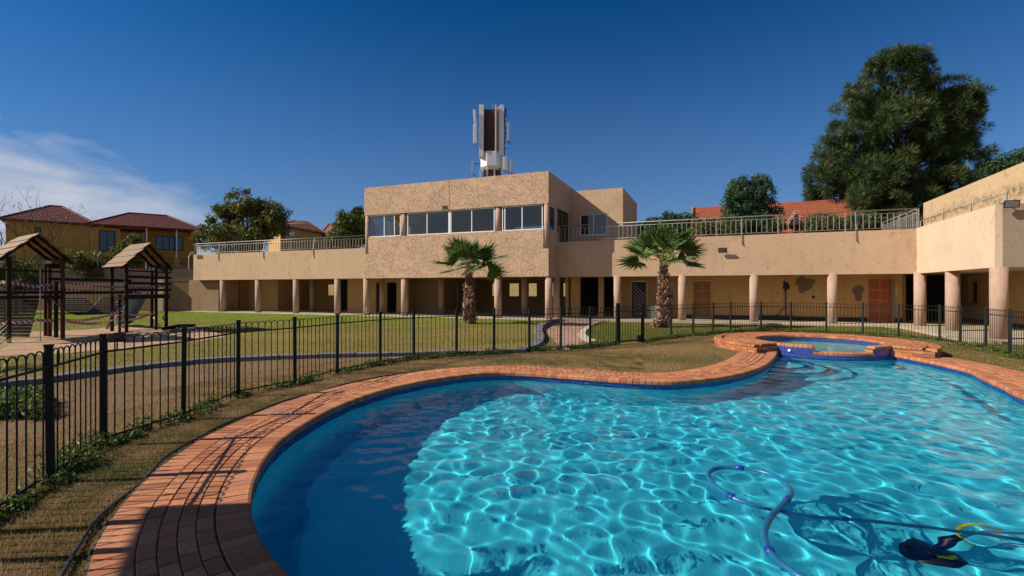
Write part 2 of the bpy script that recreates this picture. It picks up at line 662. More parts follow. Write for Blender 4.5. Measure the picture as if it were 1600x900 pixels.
# greener towards the building where the sprinklers reach
sp = m.n('ShaderNodeSeparateXYZ')
m.l(m.co(), sp.inputs[0])
far = m.math('ADD', m.math('MULTIPLY', sp.outputs[1], .09), -2.05)
grn = m.math('MULTIPLY', m.ramp(m.math('ADD', far, m.math('MULTIPLY', p1, .8)), [(.3, 0.), (1., 1.)]), .85)
c = m.mix(grn, c, m.mix(m.math('MULTIPLY', m.ramp(p3, [(.4, 0.), (.65, 1.)]), .5), (.21, .28, .02), (.07, .1, .01)))
m.color(c)
m.bump(p3, .8, .05)
M['lawn'] = m.m

m = Mat('dry_lawn', (.25, .17, .07), .95, spec=.1)
p1, p2, p3 = m.noise(.8, 6, .6), m.noise(6, 8, .75), m.noise(90, 6, .8)
c = m.mix(m.ramp(p1, [(.38, 0.), (.62, 1.)]), (.22, .145, .06), (.30, .19, .085))
c = m.mix(m.math('MULTIPLY', m.ramp(p2, [(.5, 0.), (.7, 1.)]), .5), c, (.13, .13, .035))
c = m.mix(m.math('MULTIPLY', m.ramp(p3, [(.45, 0.), (.6, 1.)]), .7), c, (.07, .055, .025))
m.color(c)
m.bump(p3, .9, .04)
M['dry_lawn'] = m.m

m = Mat('brown_ground', (.28, .17, .11), .95, spec=.1)
p1, p3 = m.noise(1.2, 8, .7), m.noise(45, 8, .8)
c = m.mix(m.ramp(p1, [(.38, 0.), (.62, 1.)]), (.36, .225, .135), (.27, .175, .085))
c = m.mix(m.math('MULTIPLY', m.ramp(p3, [(.42, 0.), (.58, 1.)]), .75), c, (.10, .065, .04))
m.color(c)
m.bump(p3, .9, .04)
M['brown_ground'] = m.m

m = Mat('sand', (.5, .32, .19), .95, spec=.1)
c = m.mix(m.ramp(m.noise(1.1, 8, .7), [(.35, 0.), (.65, 1.)]), (.56, .36, .215), (.34, .22, .13))
m.color(c)
m.bump(m.noise(12, 8, .7), .8, .06)
M['sand'] = m.m

m = Mat('bank_grass', (.5, .4, .15), .95, spec=.1)
m.color(m.mix(m.ramp(m.noise(2.5, 9, .8), [(.35, 0.), (.65, 1.)]), (.42, .31, .13), (.22, .165, .06)))
M['bank'] = m.m

# brick paver: terracotta, each brick its own tone
def brick_mat(name, stops):
    m = Mat(name, stops[1][1], .85, spec=.25)
    c = m.ramp(m.island(), stops)
    g = m.noise(26, 8, .7)
    c = m.mix(m.math('MULTIPLY', m.ramp(g, [(.42, 0.), (.68, 1.)]), .6), c, (.27, .10, .05))
    c = m.mix(m.math('MULTIPLY', m.ramp(m.noise(1.4, 7, .7), [(.55, 0.), (.75, 1.)]), .4), c, (.22, .11, .07))
    c = m.mix(m.math('MULTIPLY', m.ramp(m.noise(3.3, 9, .8), [(.62, 0.), (.72, 1.)]), .35), c, (.66, .42, .28))
    m.color(c)
    m.bump(m.noise(120, 6, .75), .35, .006)
    return m.m


M['brick'] = brick_mat('paver_brick', [(0., (.34, .125, .06)), (.35, (.50, .18, .078)), (.7, (.60, .25, .11)), (1., (.42, .19, .11))])
M['brick_old'] = brick_mat('spa_brick', [(0., (.30, .10, .05)), (.4, (.46, .165, .065)), (.8, (.56, .25, .11)), (1., (.28, .11, .07))])
M['path_brick'] = brick_mat('path_brick', [(0., (.34, .20, .16)), (.4, (.44, .28, .21)), (.8, (.50, .33, .24)), (1., (.32, .2, .16))])

m = Mat('bedding_mortar', (.16, .10, .07), .95, spec=.1)
m.color(m.mix(m.ramp(m.noise(30, 6), [(.4, 0.), (.6, 1.)]), (.15, .09, .06), (.05, .035, .025)))
M['bedding'] = m.m

# pool finishes
m = Mat('pool_plaster', (.03, .45, .62), .7, spec=.2)
c = m.mix(m.ramp(m.noise(1.1, 6, .6), [(.35, 0.), (.7, 1.)]), (.06, .76, .91), (.07, .72, .87))
c = m.mix(m.math('MULTIPLY', m.ramp(m.noise(3.0, 9, .8), [(.6, 0.), (.75, 1.)]), .3), c, (.01, .28, .42))
m.color(c)
M['plaster'] = m.m
m = Mat('spa_plaster', (.2, .5, .5), .7, spec=.2)
m.color(m.mix(m.ramp(m.noise(2, 6, .6), [(.35, 0.), (.7, 1.)]), (.32, .70, .68), (.26, .60, .60)))
M['spa_plaster'] = m.m


def tiles(name, a, b, grout, size):
    m = Mat(name, a, .25, spec=.6)
    # cylindrical-ish lookup: tile cells from the along-wall direction are approximated by both x and y
    d = m.vor(1 / size, 'F1', m.co((1, 1, 1)), 0)
    x = m.n('ShaderNodeTexVoronoi', feature='F1', distance='CHEBYCHEV')
    x.inputs['Scale'].default_value = 1 / size
    x.inputs['Randomness'].default_value = 0
    m.l(m.co(which='UV'), x.inputs['Vector'])
    k = m.ramp(x.outputs[0], [(.40, 0.), (.455, 1.)])
    c = m.mix(m.ramp(x.outputs[1], [(.2, 0.), (.8, 1.)]), a, b)
    m.color(m.mix(k, c, grout))
    m.bump(m.math('MULTIPLY', k, -1.0), .4, .002)
    return m.m


M['tile'] = tiles('navy_tile', (.004, .012, .14), (.008, .045, .34), (.12, .16, .26), .05)
M['trim'] = flat('navy_trim', (.004, .01, .12), .3, 0, .3, 0)

# water: real refraction, tinted by nothing; the waves are geometry
m = Mat('water')
g = m.n('ShaderNodeBsdfRefraction')
gl = m.n('ShaderNodeBsdfGlass')
for q in (g, gl):
    q.inputs['IOR'].default_value = 1.333
    q.inputs['Roughness'].default_value = 0
    q.inputs['Color'].default_value = (.98, .998, 1, 1)
mx = m.n('ShaderNodeMixShader')
mx.inputs[0].default_value = .42
m.l(g.outputs[0], mx.inputs[1])
m.l(gl.outputs[0], mx.inputs[2])
m.l(mx.outputs[0], m.t.nodes['Material Output'].inputs[0])
M['water'] = m.m

# window pane: thin glass
m = Mat('window_glass')
tr = m.n('ShaderNodeBsdfTransparent')
tr.inputs[0].default_value = (.50, .58, .62, 1)
gl = m.n('ShaderNodeBsdfGlossy')
gl.inputs['Roughness'].default_value = .01
fr = m.n('ShaderNodeFresnel')
fr.inputs[0].default_value = 1.7
mx = m.n('ShaderNodeMixShader')
m.l(m.math('ADD', m.math('MULTIPLY', fr.outputs[0], .75), .02, True), mx.inputs[0])
m.l(tr.outputs[0], mx.inputs[1])
m.l(gl.outputs[0], mx.inputs[2])
m.l(mx.outputs[0], m.t.nodes['Material Output'].inputs[0])
M['glass'] = m.m
M['dark_glass'] = flat('dark_glass', (.012, .016, .02), .05, 0, .3, 0, 1.0)


def rooftile(name, a, b, ang):
    """ridged clay tiles: colour and relief; the courses are geometry"""
    m = Mat(name, a, .8, spec=.3)
    c = m.mix(m.ramp(m.noise(2.5, 8, .7), [(.35, 0.), (.7, 1.)]), a, b)
    w = m.n('ShaderNodeTexWave', wave_type='BANDS', bands_direction='X')
    w.inputs['Scale'].default_value = 1.9
    m.l(m.co(rot=ang), w.inputs['Vector'])
    c = m.mix(m.math('MULTIPLY', m.ramp(w.outputs[1], [(.0, 1.), (.5, 0.)]), .35), c, tuple(x * .4 for x in a))
    m.color(c)
    m.bump(w.outputs[1], .4, .04)
    return m.m


M['roof_red'] = rooftile('maroon_roof_tile', (.20, .045, .035), (.12, .03, .028), R(-37))
M['roof_orange'] = rooftile('orange_roof_tile', (.36, .10, .045), (.25, .07, .035), R(22))
M['roof_brown'] = rooftile('brown_roof_tile', (.36, .14, .07), (.26, .1, .06), R(20))

# barrier tape
m = Mat('barrier_tape', (.8, .8, .8), .45, spec=.4)
uvn = m.n('ShaderNodeSeparateXYZ')
m.l(m.co(which='UV'), uvn.inputs[0])
st = m.math('FRACT', m.math('ADD', m.math('MULTIPLY', uvn.outputs[0], 7.5), m.math('MULTIPLY', uvn.outputs[1], .5)))
m.color(m.mix(m.math('GREATER_THAN', st, .5), (.78, .72, .72), (.50, .03, .07)))
M['tape'] = m.m

# hose
m = Mat('hose_blue', (.02, .16, .34), .35, spec=.5)
m.color(m.mix(m.ramp(m.noise(4, 4), [(.35, 0.), (.65, 1.)]), (.008, .10, .22), (.012, .15, .30)))
M['hose'] = m.m
M['cuff'] = flat('hose_cuff', (.01, .04, .30), .4, 0, .2, 0)

rg = np.random.default_rng(11)

# ================================================================== POOL OUTLINE
PZ = .02                                      # top of the paving
WZ = -.12                                     # water level
SC = np.array([9.0, 14.75])                   # centre of the raised spa
SR_IN, SR_F, SR_OUT, SZ = 1.62, 1.87, 2.80, .23
SA0, SA1 = R(208), R(304)                     # the arc of the spa that stands in the pool


def spt(a, r): return (SC[0] + r * math.cos(a), SC[1] + r * math.sin(a))


open_chain = [spt(SA1, SR_F), (10.02, 12.6), (9.95, 11.8), (9.80, 11.05), (9.62, 10.45), (9.2, 9.75), (8.68, 8.8), (8.17, 7.9), (7.85, 6.5), (7.6, 5), (7.1, 3.3), (6.0, 1.95),
              (4.4, 1.35), (2.5, 1.2), (1.0, 1.4), (-.3, 2.02), (-1.27, 2.88), (-1.78, 3.45), (-2.14, 4.04), (-2.42, 4.75), (-2.58, 5.4),
              (-2.64, 6.1), (-2.56, 7.2), (-2.25, 8.28), (-1.73, 9.2), (-1.02, 9.9), (-.33, 10.24), (.33, 10.18), (1.26, 9.79),
              (2.1, 9.42), (2.67, 9.27), (3.2, 9.30), (3.86, 9.58), (4.5, 10.02), (5.2, 10.68), (5.8, 11.4), (6.35, 12.2), (6.85, 13.0), spt(SA0, SR_F)]
EDGE = catmull(open_chain, .1)                # clockwise: land lies on the left of travel... checked below
EN = smooth_n(normals2(EDGE), 9)
arcF = [spt(a, SR_F) for a in np.linspace(SA0, SA1, 30)[1:-1]]
POOL = [tuple(p) for p in EDGE] + arcF
area = sum(POOL[i][0] * POOL[(i + 1) % len(POOL)][1] - POOL[(i + 1) % len(POOL)][0] * POOL[i][1] for i in range(len(POOL))) / 2
if area > 0: EN = -EN                          # make EN point to the land
if inside([EDGE[200] + EN[200] * .3], POOL)[0]: EN = -EN


def offset(d): return EDGE + EN * d


# ------------------------------------------------------------------ the ground
OUT = [(-900, -300), (900, -300), (900, 1200), (-900, 1200)]
hole = [tuple(p) for p in offset(.12)] + [spt(a, SR_IN + .3) for a in np.linspace(SA0, SA1, 30)[1:-1]]
spa_ring = [spt(a, SR_OUT - .05) for a in np.linspace(SA1 - 2 * PI, SA0, 50)]
# one hole for pool and spa together
hole = [tuple(p) for p in offset(.12)[3:-3]] + spa_ring[::-1]


def sheet(name, outer, holes, z, mat, kind='structure'):
    loops = [[Vector((*p, 0)) for p in outer]] + [[Vector((*p, 0)) for p in h] for h in holes]
    tris = tessellate_polygon(loops)
    V = [(*p, z) for lp in [outer] + list(holes) for p in lp]
    me = bpy.data.meshes.new(name)
    me.from_pydata(V, [], tris)
    me.update()
    if me.polygons and sum(p.normal.z * p.area for p in me.polygons) < 0:
        me.flip_normals()
    me.materials.append(mat)
    o = bpy.data.objects.new(name, me)
    COL.objects.link(o)
    if kind: o['kind'] = kind
    return o


GZ = -.02
ground = sheet('ground', OUT, [hole], GZ, M['dry_lawn'])
ground['label'] = 'dry grass ground round the pool and out to the horizon'

# curved kerb that edges the raised lawn beyond the fence
K_img = [(-330, 640), (-150, 618), (0, 600), (100, 588), (200, 573), (300, 562.5), (400, 556.5), (460, 554), (540, 552), (600, 550.5), (690, 548.5), (770, 546.5), (822, 544)]
K1 = [G(*p) for p in K_img]
K2 = [G(846, 533), G(851, 523), G(847, 514), G(851, 507), G(863, 500.5), G(878, 496.5)]
KERB = catmull(K1 + K2, .25)
KN = -smooth_n(normals2(KERB), 5)
if KN[10][1] < 0: KN = -KN
# lawn A: raised, beyond the kerb
far_edge = [tuple(B(S(880, .5), -.9)[:2]), tuple(B(-12.5, -.9)[:2]), tuple(B(-30, -.9)[:2]), (-75, 46), (-75, 8)]
lawnA = sheet('lawn', [tuple(p + n * .1) for p, n in zip(KERB, KN)] + far_edge, [], .075, M['lawn'])
lawnA['label'] = 'green lawn between the playground and the clubhouse'
# the kerb: dark concrete, proud of the ground, its pieces butted
kerb = thing('kerb', 'dark grey concrete kerb curving along the lawn edge', 'kerb', (*KERB[0], 0))
segs = resample(KERB, .9)
sn = -smooth_n(normals2(segs), 3)
if sn[5][1] < 0: sn = -sn
for i in range(len(segs) - 1):
    a, b, na, nb = segs[i], segs[i + 1], sn[i], sn[i + 1]
    d = (b - a) * .012
    hz = .085 + .012 * (i % 3 == 0) + (.10 * min(1, max(0, (i - len(segs) + 14) / 8)))
    w = .30
    p = [a + d, b - d, b - d + nb * w, a + d + na * w]
    MB().hexa([(*q, GZ - .05) for q in p] + [(*q, hz) for q in p]).build('kerb_stone', M['kerb'], kerb, bevel=.012)

# brown worn ground between fence and kerb
brown_pts = [G(-360, 700), G(-150, 690), G(0, 690), G(90, 668), G(163, 640), G(286, 612), G(372, 592), G(460, 578), G(540, 566), G(640, 552)]
sheet('worn_ground', [tuple(p) for p in KERB[:int(len(KERB) * .78)]] + [G(640, 554)] + brown_pts[::-1], [], GZ + .004, M['brown_ground'])

# sand of the playground
sand_img = [(-500, 560), (-200, 556), (0, 549), (90, 546), (160, 540), (250, 533), (310, 526), (352, 520), (338, 512), (300, 509), (285, 506), (230, 504), (180, 503), (150, 507), (100, 510), (60, 511), (0, 514), (-300, 520)]
sheet('sand', [G(*p, .1) for p in sand_img], [], .081, M['sand'])

# lawn to the right of the brick path
K3 = [G(933, 529), G(921, 524), G(915, 518), G(918, 511), G(931, 501), G(945, 497)]
KR = catmull(K3, .2)
right_lawn = [tuple(p) for p in KR] + [tuple(B(S(945, .5), -.7)[:2]), tuple(B(15.6, .9)[:2]), tuple(B(15.2, -6.2)[:2]), (24, 11), (15, 11.2), G(1577, 553), G(1500, 534), G(1404, 521), G(1300, 515), G(1235, 512), G(1140, 513), G(1050, 521)]
sheet('path_lawn', right_lawn, [], GZ + .03, M['lawn'])
# pale sloping border of the path on the right
kb = MB()
rn = smooth_n(normals2(KR), 3)
if rn[3][0] < 0: rn = -rn
for i in range(len(KR) - 1):
    a, b = KR[i], KR[i + 1]
    p = [a - rn[i] * .42, b - rn[i + 1] * .42, b, a]
    kb.hexa([(*q, GZ - .1) for q in p] + [(*p[0], GZ + .01), (*p[1], GZ + .01), (*p[2], GZ + .09), (*p[3], GZ + .09)])
tag(kb.build('path_edging', M['concrete']), 'pale concrete edging of the brick path beside the second lawn', 'kerb')

# brick path from the fence to the clubhouse
left_e = KERB[int(len(KERB) * .80):]
path_poly = [tuple(p) for p in left_e] + [tuple(p - n * .3) for p, n in zip(KR[::-1], rn[::-1])] + [G(885, 541)]
path = sheet('path', path_poly, [], GZ + .008, M['bedding'])
path['label'] = 'brick path winding from the fence to the clubhouse'
bx = MB().box(-.105, .105, -.05, .05, 0, .03).mesh('path_brick', M['path_brick'])
cells = []
pa = math.atan2(-.372, .928)
for i in range(-40, 60):
    for j in range(-60, 90):
        s_ = i * .225 + (.112 if j % 2 else 0)
        t_ = -9.0 + j * .115
        p = B(s_ + .9, t_)
        cells.append((p.x, p.y))
cells = np.array(cells)
ok = inside(cells, path_poly)
cells = cells[ok]
cells = cells[np.argsort(cells[:, 1])]
for x, y in cells[:250]:
    inst('path_brick', bx, (x, y, GZ + .006 + rnd.uniform(-.003, .003)), (0, 0, pa), path)
if len(cells) > 250:
    rest = cells[250:]
    tv = [v.co[:] for v in bx.vertices]
    tf = [p.vertices[:] for p in bx.polygons]
    V, Fa = spread(tv, tf, rotz(np.full(len(rest), pa)), np.c_[rest, np.full(len(rest), GZ + .006) + rg.uniform(-.003, .003, len(rest))])
    np_obj('path_brick', V, Fa, M['path_brick'], parent=path, kind='stuff')

# ------------------------------------------------------------------ pool basin
basin = thing('pool_basin', 'blue plastered swimming pool basin under the water', 'swimming pool', (3, 6, -1.6))
DEPTH = -1.16


def strip_wall(name, path_, zs, mat, parent, closed=False, inset=None, uv=False, smooth=True):
    """a vertical band that follows a plan curve, with rows at the given heights and insets"""
    P = np.array(path_)
    n = len(P)
    if inset is None: inset = [0] * len(zs)
    N_ = smooth_n(normals2(np.r_[P[-4:], P, P[:4]] if closed else P), 7)
    if closed: N_ = N_[4:-4]
    if inside([P[n // 3] + N_[n // 3] * .05], POOL)[0] is np.False_ or not inside([P[n // 3] + N_[n // 3] * .05], POOL)[0]:
        N_ = -N_
    V, Fa = [], []
    for z, d in zip(zs, inset):
        V += [(*q, z) for q in (P + N_ * d)]
    m_ = n if closed else n - 1
    for r in range(len(zs) - 1):
        for i in range(m_):
            j = (i + 1) % n
            Fa.append((r * n + i, r * n + j, (r + 1) * n + j, (r + 1) * n + i))
    me = bpy.data.meshes.new(name)
    me.from_pydata(V, [], Fa)
    me.materials.append(mat)
    if smooth: me.polygons.foreach_set('use_smooth', [True] * len(Fa))
    if uv:
        L = np.r_[0, np.cumsum(np.linalg.norm(np.diff(np.r_[P, P[:1]], axis=0), axis=1))]
        ul = me.uv_layers.new(name='UVMap')
        for p in me.polygons:
            r, i = divmod(p.index, m_)
            us = (L[i], L[i + 1], L[i + 1], L[i])
            zz = (zs[r], zs[r], zs[r + 1], zs[r + 1])
            for k, li in enumerate(p.loop_indices):
                ul.data[li].uv = (us[k], zz[k])
    me.update()
    o = bpy.data.objects.new(name, me)
    COL.objects.link(o)
    if parent is not None: adopt(o, parent)
    return o


tile_band = strip_wall('tile_band', POOL, [-.05, -.28], M['tile'], basin, True, uv=True)
wallp = strip_wall('pool_wall', POOL, [-.28, -1.15, -1.35, -1.5, -1.585, DEPTH], M['plaster'], basin, True, [0, 0, .04, .13, .26, .42])
# floor
Pn = np.array(POOL)
Nn = smooth_n(normals2(np.r_[Pn[-4:], Pn, Pn[:4]]), 7)[4:-4]
if not inside([Pn[100] + Nn[100] * .05], POOL)[0]: Nn = -Nn
floor = sheet('pool_floor', [tuple(p) for p in (Pn + Nn * .40)], [], DEPTH, M['plaster'], None)
adopt(floor, basin)
for o in (tile_band, wallp, floor): o.cycles.is_caustics_receiver = True

# curved entry steps by the spa, edged with navy tiles
stc = np.array([6.62, 12.45])
for rr, zt in ((.66, -.36), (1.12, -.62), (1.55, -.95)):
    pts = [(stc[0] + rr * math.cos(a), stc[1] + rr * math.sin(a)) for a in np.linspace(-PI * .75, PI * .5, 40)]
    stp = MB().prism(pts + [(stc[0] - .3, stc[1] + .3)], DEPTH - .01, zt).build('step', M['plaster'], basin)
    stp.cycles.is_caustics_receiver = True
    if rr < 1.4:
        tb = MB()
        for i in range(len(pts) - 1):
            p0, p1 = np.array(pts[i]), np.array(pts[i + 1])
            q0, q1 = stc + (p0 - stc) * (1 - .085 / rr), stc + (p1 - stc) * (1 - .085 / rr)
            o0, o1 = stc + (p0 - stc) * (1 + .006 / rr), stc + (p1 - stc) * (1 + .006 / rr)
            tb.hexa([(*o0, zt - .06), (*o1, zt - .06), (*q1, zt - .06), (*q0, zt - .06), (*o0, zt + .006), (*o1, zt + .006), (*q1, zt + .006), (*q0, zt + .006)])
        t_ = tb.build('step_trim', M['trim'], stp)
        t_.cycles.is_caustics_receiver = True

# ------------------------------------------------------------------ the water, with real waves
def waves(X, Y, seed, amp):
    r = np.random.default_rng(seed)
    Z = np.zeros_like(X)
    for i in range(70):
        lam = .17 * (4.6 ** r.uniform(0, 1))
        th = r.normal(1.1, .95) + (PI if r.uniform() < .35 else 0)
        k = 2 * PI / lam
        w = 3.0 * lam
        Xd = X + .05 * np.sin(Y * 2.1 + i)
        Z += amp * (lam / .45) ** 1.15 * np.sin(k * (Xd * math.cos(th) + Y * math.sin(th)) + r.uniform(0, 6.28)) / 6
    return Z


NW = .035
xs = np.arange(-2.9, 10.3, NW)
ys = np.arange(1.0, 14.3, NW)
Xg, Yg = np.meshgrid(xs, ys)
amp = .0033
Zg = waves(Xg, Yg, 5, amp) * (1 - .22 * np.tanh((Xg - 3.5) / 2.5))
for (cx_, cy_, a_, lam) in ((2.4, 5.6, .0005, .21), (4.6, 4.4, .0004, .19)):   # rings round the hose and the cleaner
    r_ = np.hypot(Xg - cx_, Yg - cy_)
    Zg += a_ * np.sin(2 * PI * r_ / lam) * np.exp(-((r_ - 1.1) / .7) ** 2)
# calm lee at the western wall
Zg *= .75 + .25 * np.clip((Xg + 2.4) / 2.2, 0, 1)
Zg += WZ
ny, nx = Xg.shape
I = np.arange((ny - 1) * (nx - 1))
rr_, cc_ = I // (nx - 1), I % (nx - 1)
a_ = rr_ * nx + cc_
Fw = np.stack([a_, a_ + 1, a_ + nx + 1, a_ + nx], -1)
cen = np.c_[Xg.ravel()[a_] + NW / 2, Yg.ravel()[a_] + NW / 2]
keep = inside(cen, [tuple(p) for p in (Pn - Nn * .035)])
Fw = Fw[keep]
used = np.unique(Fw)
remap = np.full(nx * ny, -1)
remap[used] = np.arange(len(used))
Vw = np.c_[Xg.ravel(), Yg.ravel(), Zg.ravel()][used]
water = np_obj('water', Vw, remap[Fw], M['water'], kind='structure', smooth=True)
water['label'] = 'clear rippled turquoise water of the swimming pool'
water.cycles.is_caustics_caster = True

# ------------------------------------------------------------------ paving: brick by brick
paving = thing('pool_paving', 'terracotta brick paving curving round the swimming pool', 'paving', (-2.9, 4, 0))
paving['kind'] = 'structure'
del paving['category']


def brick_mesh(name, L_, W_, H_, mat, b=.006, nose=False):
    """local: long side X, width Y, top at z=0"""
    x, y = L_ / 2, W_ / 2
    mb = MB()
    z0 = -H_
    n = 0
    if not nose:
        low = [(-x, -y), (x, -y), (x, y), (-x, y)]
        top = [(-x + b, -y + b), (x - b, -y + b), (x - b, y - b), (-x + b, y - b)]
        mb.v = [(*p, z0) for p in low] + [(*p, -b) for p in low] + [(*p, 0) for p in top]
        for k in range(4):
            j = (k + 1) % 4
            mb.f += [(k, j, 4 + j, 4 + k), (4 + k, 4 + j, 8 + j, 8 + k)]
        mb.f += [(8, 9, 10, 11)]
    else:      # bullnose towards +X
        prof = [(-x, z0), (-x, -b), (-x + b, 0), (x - .03, 0), (x - .009, -.009), (x, -.03), (x, z0)]
        k = len(prof)
        mb.v = [(p[0], -y, p[1]) for p in prof] + [(p[0], y, p[1]) for p in prof]
        for i in range(k):
            j = (i + 1) % k
            mb.f.append((i, j, k + j, k + i)[::-1])
        mb.f.append(tuple(range(k)))
        mb.f.append(tuple(range(2 * k - 1, k - 1, -1)))
    return mb.mesh(name, mat)


def lay(name, me, items, parent, limit=290, tilt=.0):
    """items: (x, y, z, rotz); the nearest are objects, the rest one joined mesh"""
    items = sorted(items, key=lambda p: p[0] ** 2 + p[1] ** 2 if p[1] > 2.2 else 900)
    for (x, y, z, r) in items[:limit]:
        inst(name, me, (x, y, z + rnd.uniform(-.0025, .002)), (rnd.gauss(0, .006), rnd.gauss(0, .006), r + rnd.gauss(0, .008)), parent)
    rest = np.array(items[limit:])
    if len(rest):
        tv = [v.co[:] for v in me.vertices]
        by = {}
        for p in me.polygons: by.setdefault(len(p.vertices), []).append(p.vertices[:])
        Mr = rotz(rest[:, 3] + rg.normal(0, .008, len(rest)))
        off = rest[:, :3] + np.c_[np.zeros((len(rest), 2)), rg.uniform(-.003, .003, len(rest))]
        # ngon faces are split into tris so that one array holds them
        tris = []
        for k, fs in by.items():
            for f in fs:
                for q in range(1, k - 1): tris.append((f[0], f[q], f[q + 1]))
        V, Fa = spread(tv, tris, Mr, off)
        np_obj(name, V, Fa, me.materials[0], parent=parent, kind='stuff')


def walk(d0, d1, pitch):
    """places along the edge curve for a row between offsets d0 and d1"""
    Q = resample(EDGE + EN * ((d0 + d1) / 2), pitch)
    mid = (Q[1:] + Q[:-1]) / 2
    t = Q[1:] - Q[:-1]
    return [(m_[0], m_[1], math.atan2(t_[1], t_[0])) for m_, t_ in zip(mid, t)]


def clear_of_spa(x, y, r=SR_OUT + .02): return math.hypot(x - SC[0], y - SC[1]) > r


wide = .238
cop = brick_mesh('coping_brick', wide, .107, .075, M['brick'], nose=True)
items = []
for (x, y, a) in walk(-.03, -.03 + wide, .1135):
    if clear_of_spa(x, y, SR_F + .03) or True:
        nrm = None
        # outward normal is left or right of travel: the nose must face the water
        cand = a + PI / 2
        px_, py_ = x + .4 * math.cos(cand), y + .4 * math.sin(cand)
        if not inside([(px_, py_)], POOL)[0]: cand = a - PI / 2
        items.append((x, y, PZ, cand))
lay('coping_brick', cop, items, paving)
st_me = brick_mesh('paving_brick', .205, .103, .06, M['brick'])
items = []
d = -.03 + wide + .014
for row in range(4):
    for k, (x, y, a) in enumerate(walk(d, d + .104, .2245)):
        if clear_of_spa(x, y, SR_OUT + .06): items.append((x, y, PZ, a))
    d += .110
lay('paving_brick', st_me, items, paving)
hd_me = brick_mesh('edge_brick', .225, .104, .07, M['brick'])
items = []
for (x, y, a) in walk(d, d + .225, .1115):
    if clear_of_spa(x, y, SR_OUT + .06): items.append((x, y, PZ - .004, a + PI / 2))
lay('edge_brick', hd_me, items, paving)
PAVE_W = d + .225
# mortar bed under the bricks, following the edge
mbd = MB()
inner, outer = EDGE + EN * .02, EDGE + EN * (PAVE_W + .02)
for i in range(len(EDGE) - 1):
    mbd.hexa([(*inner[i], -.06), (*inner[i + 1], -.06), (*outer[i + 1], -.06), (*outer[i], -.06),
              (*inner[i], PZ - .009), (*inner[i + 1], PZ - .009), (*outer[i + 1], PZ - .009), (*outer[i], PZ - .009)])
mbd.f = [f for f in mbd.f]
mbd.build('mortar_bed', M['bedding'], paving)
# near side of the paving goes on under the photographer
near_pts = []

# black irrigation pipe along the outer edge of the paving
i0 = np.argmin(np.hypot(EDGE[:, 0] + 1.27, EDGE[:, 1] - 2.88))
i1 = np.argmin(np.hypot(EDGE[:, 0] + 1.02, EDGE[:, 1] - 9.9))
Pp = (EDGE + EN * (PAVE_W + .09))[i0 - 14:i1]
pp = [(x + .03 * math.sin(k * .21) + .02 * math.sin(k * .57), y + .03 * math.cos(k * .17), GZ + .022 + .008 * math.sin(k * .33)) for k, (x, y) in enumerate(Pp)]
tag(MB().tube(pp, .012, 6).build('irrigation_pipe', M['black_plastic'], smooth=True), 'thin black irrigation pipe lying along the outer edge of the paving', 'pipe')

# ------------------------------------------------------------------ the raised spa
spa = thing('spa_pool', 'small round raised brick spa overflowing into the swimming pool', 'spa pool', (SC[0], SC[1], 0))
WA0, WA1 = R(236), R(282)                  # the weir
SWZ = .065                                  # spa water level


def ring_pts(r, n=96): return [spt(2 * PI * k / n, r) for k in range(n)]


def ring_wall(name, r, z0, z1, mat, parent, a0=0, a1=2 * PI, uv=True, n=90):
    full = abs(a1 - a0 - 2 * PI) < 1e-6
    A = np.linspace(a0, a1, n)
    V = [(*spt(a, r), z0) for a in A] + [(*spt(a, r), z1) for a in A]
    Fa = [(i, i + 1, n + i + 1, n + i) for i in range(n - 1)]
    me = bpy.data.meshes.new(name)
    me.from_pydata(V, [], Fa)
    me.materials.append(mat)
    ul = me.uv_layers.new(name='UVMap')
    for p in me.polygons:
        i = p.index
        for li, (aa, z) in zip(p.loop_indices, ((A[i], z0), (A[i + 1], z0), (A[i + 1], z1), (A[i], z1))):
            ul.data[li].uv = (aa * r, z)
    o = bpy.data.objects.new(name, me)
    COL.objects.link(o)
    adopt(o, parent)
    return o


def block_arc(mb, r0, r1, a0, a1, z0, z1, n=30):
    A = np.linspace(a0, a1, n + 1)
    for i in range(n):
        mb.hexa([(*spt(A[i], r0), z0), (*spt(A[i], r1), z0), (*spt(A[i + 1], r1), z0), (*spt(A[i + 1], r0), z0),
                 (*spt(A[i], r0), z1), (*spt(A[i], r1), z1), (*spt(A[i + 1], r1), z1), (*spt(A[i + 1], r0), z1)])


core = MB()
block_arc(core, SR_IN + .015, SR_OUT - .1, SA1 - 2 * PI, SA0, -.6, SZ - .06, 60)
block_arc(core, SR_IN + .015, SR_F - .02, SA0, WA0, -1.62, SZ - .06, 10)
block_arc(core, SR_IN + .015, SR_F - .02, WA1, SA1, -1.62, SZ - .06, 10)
block_arc(core, SR_IN + .012, SR_F - .02, WA0, WA1, -1.62, SWZ - .06, 16)
core.build('spa_core', M['bedding'], spa)
ring_wall('spa_tile_face', SR_F - .004, -.40, SZ - .055, M['tile'], spa, SA0, WA0 + .002)
ring_wall('spa_tile_face', SR_F - .004, -.40, SWZ - .05, M['tile'], spa, WA0, WA1)
ring_wall('spa_tile_face', SR_F - .004, -.40, SZ - .055, M['tile'], spa, WA1 - .002, SA1)
ring_wall('spa_lining', SR_IN + .01, SWZ - .20, SZ - .055, M['tile'], spa, WA1 - 2 * PI, WA0)
ring_wall('spa_lining', SR_IN + .01, -.45, SWZ - .20, M['spa_plaster'], spa, WA1 - 2 * PI, WA0)
MB().poly([(*p, -.45) for p in ring_pts(SR_IN + .3)]).build('spa_floor', M['spa_plaster'], spa)
sb = MB()
block_arc(sb, SR_IN - .4, SR_IN + .005, WA0, WA1, -.5, SWZ - .25, 12)
sb.build('spa_seat', M['spa_plaster'], spa)
swm = MB()
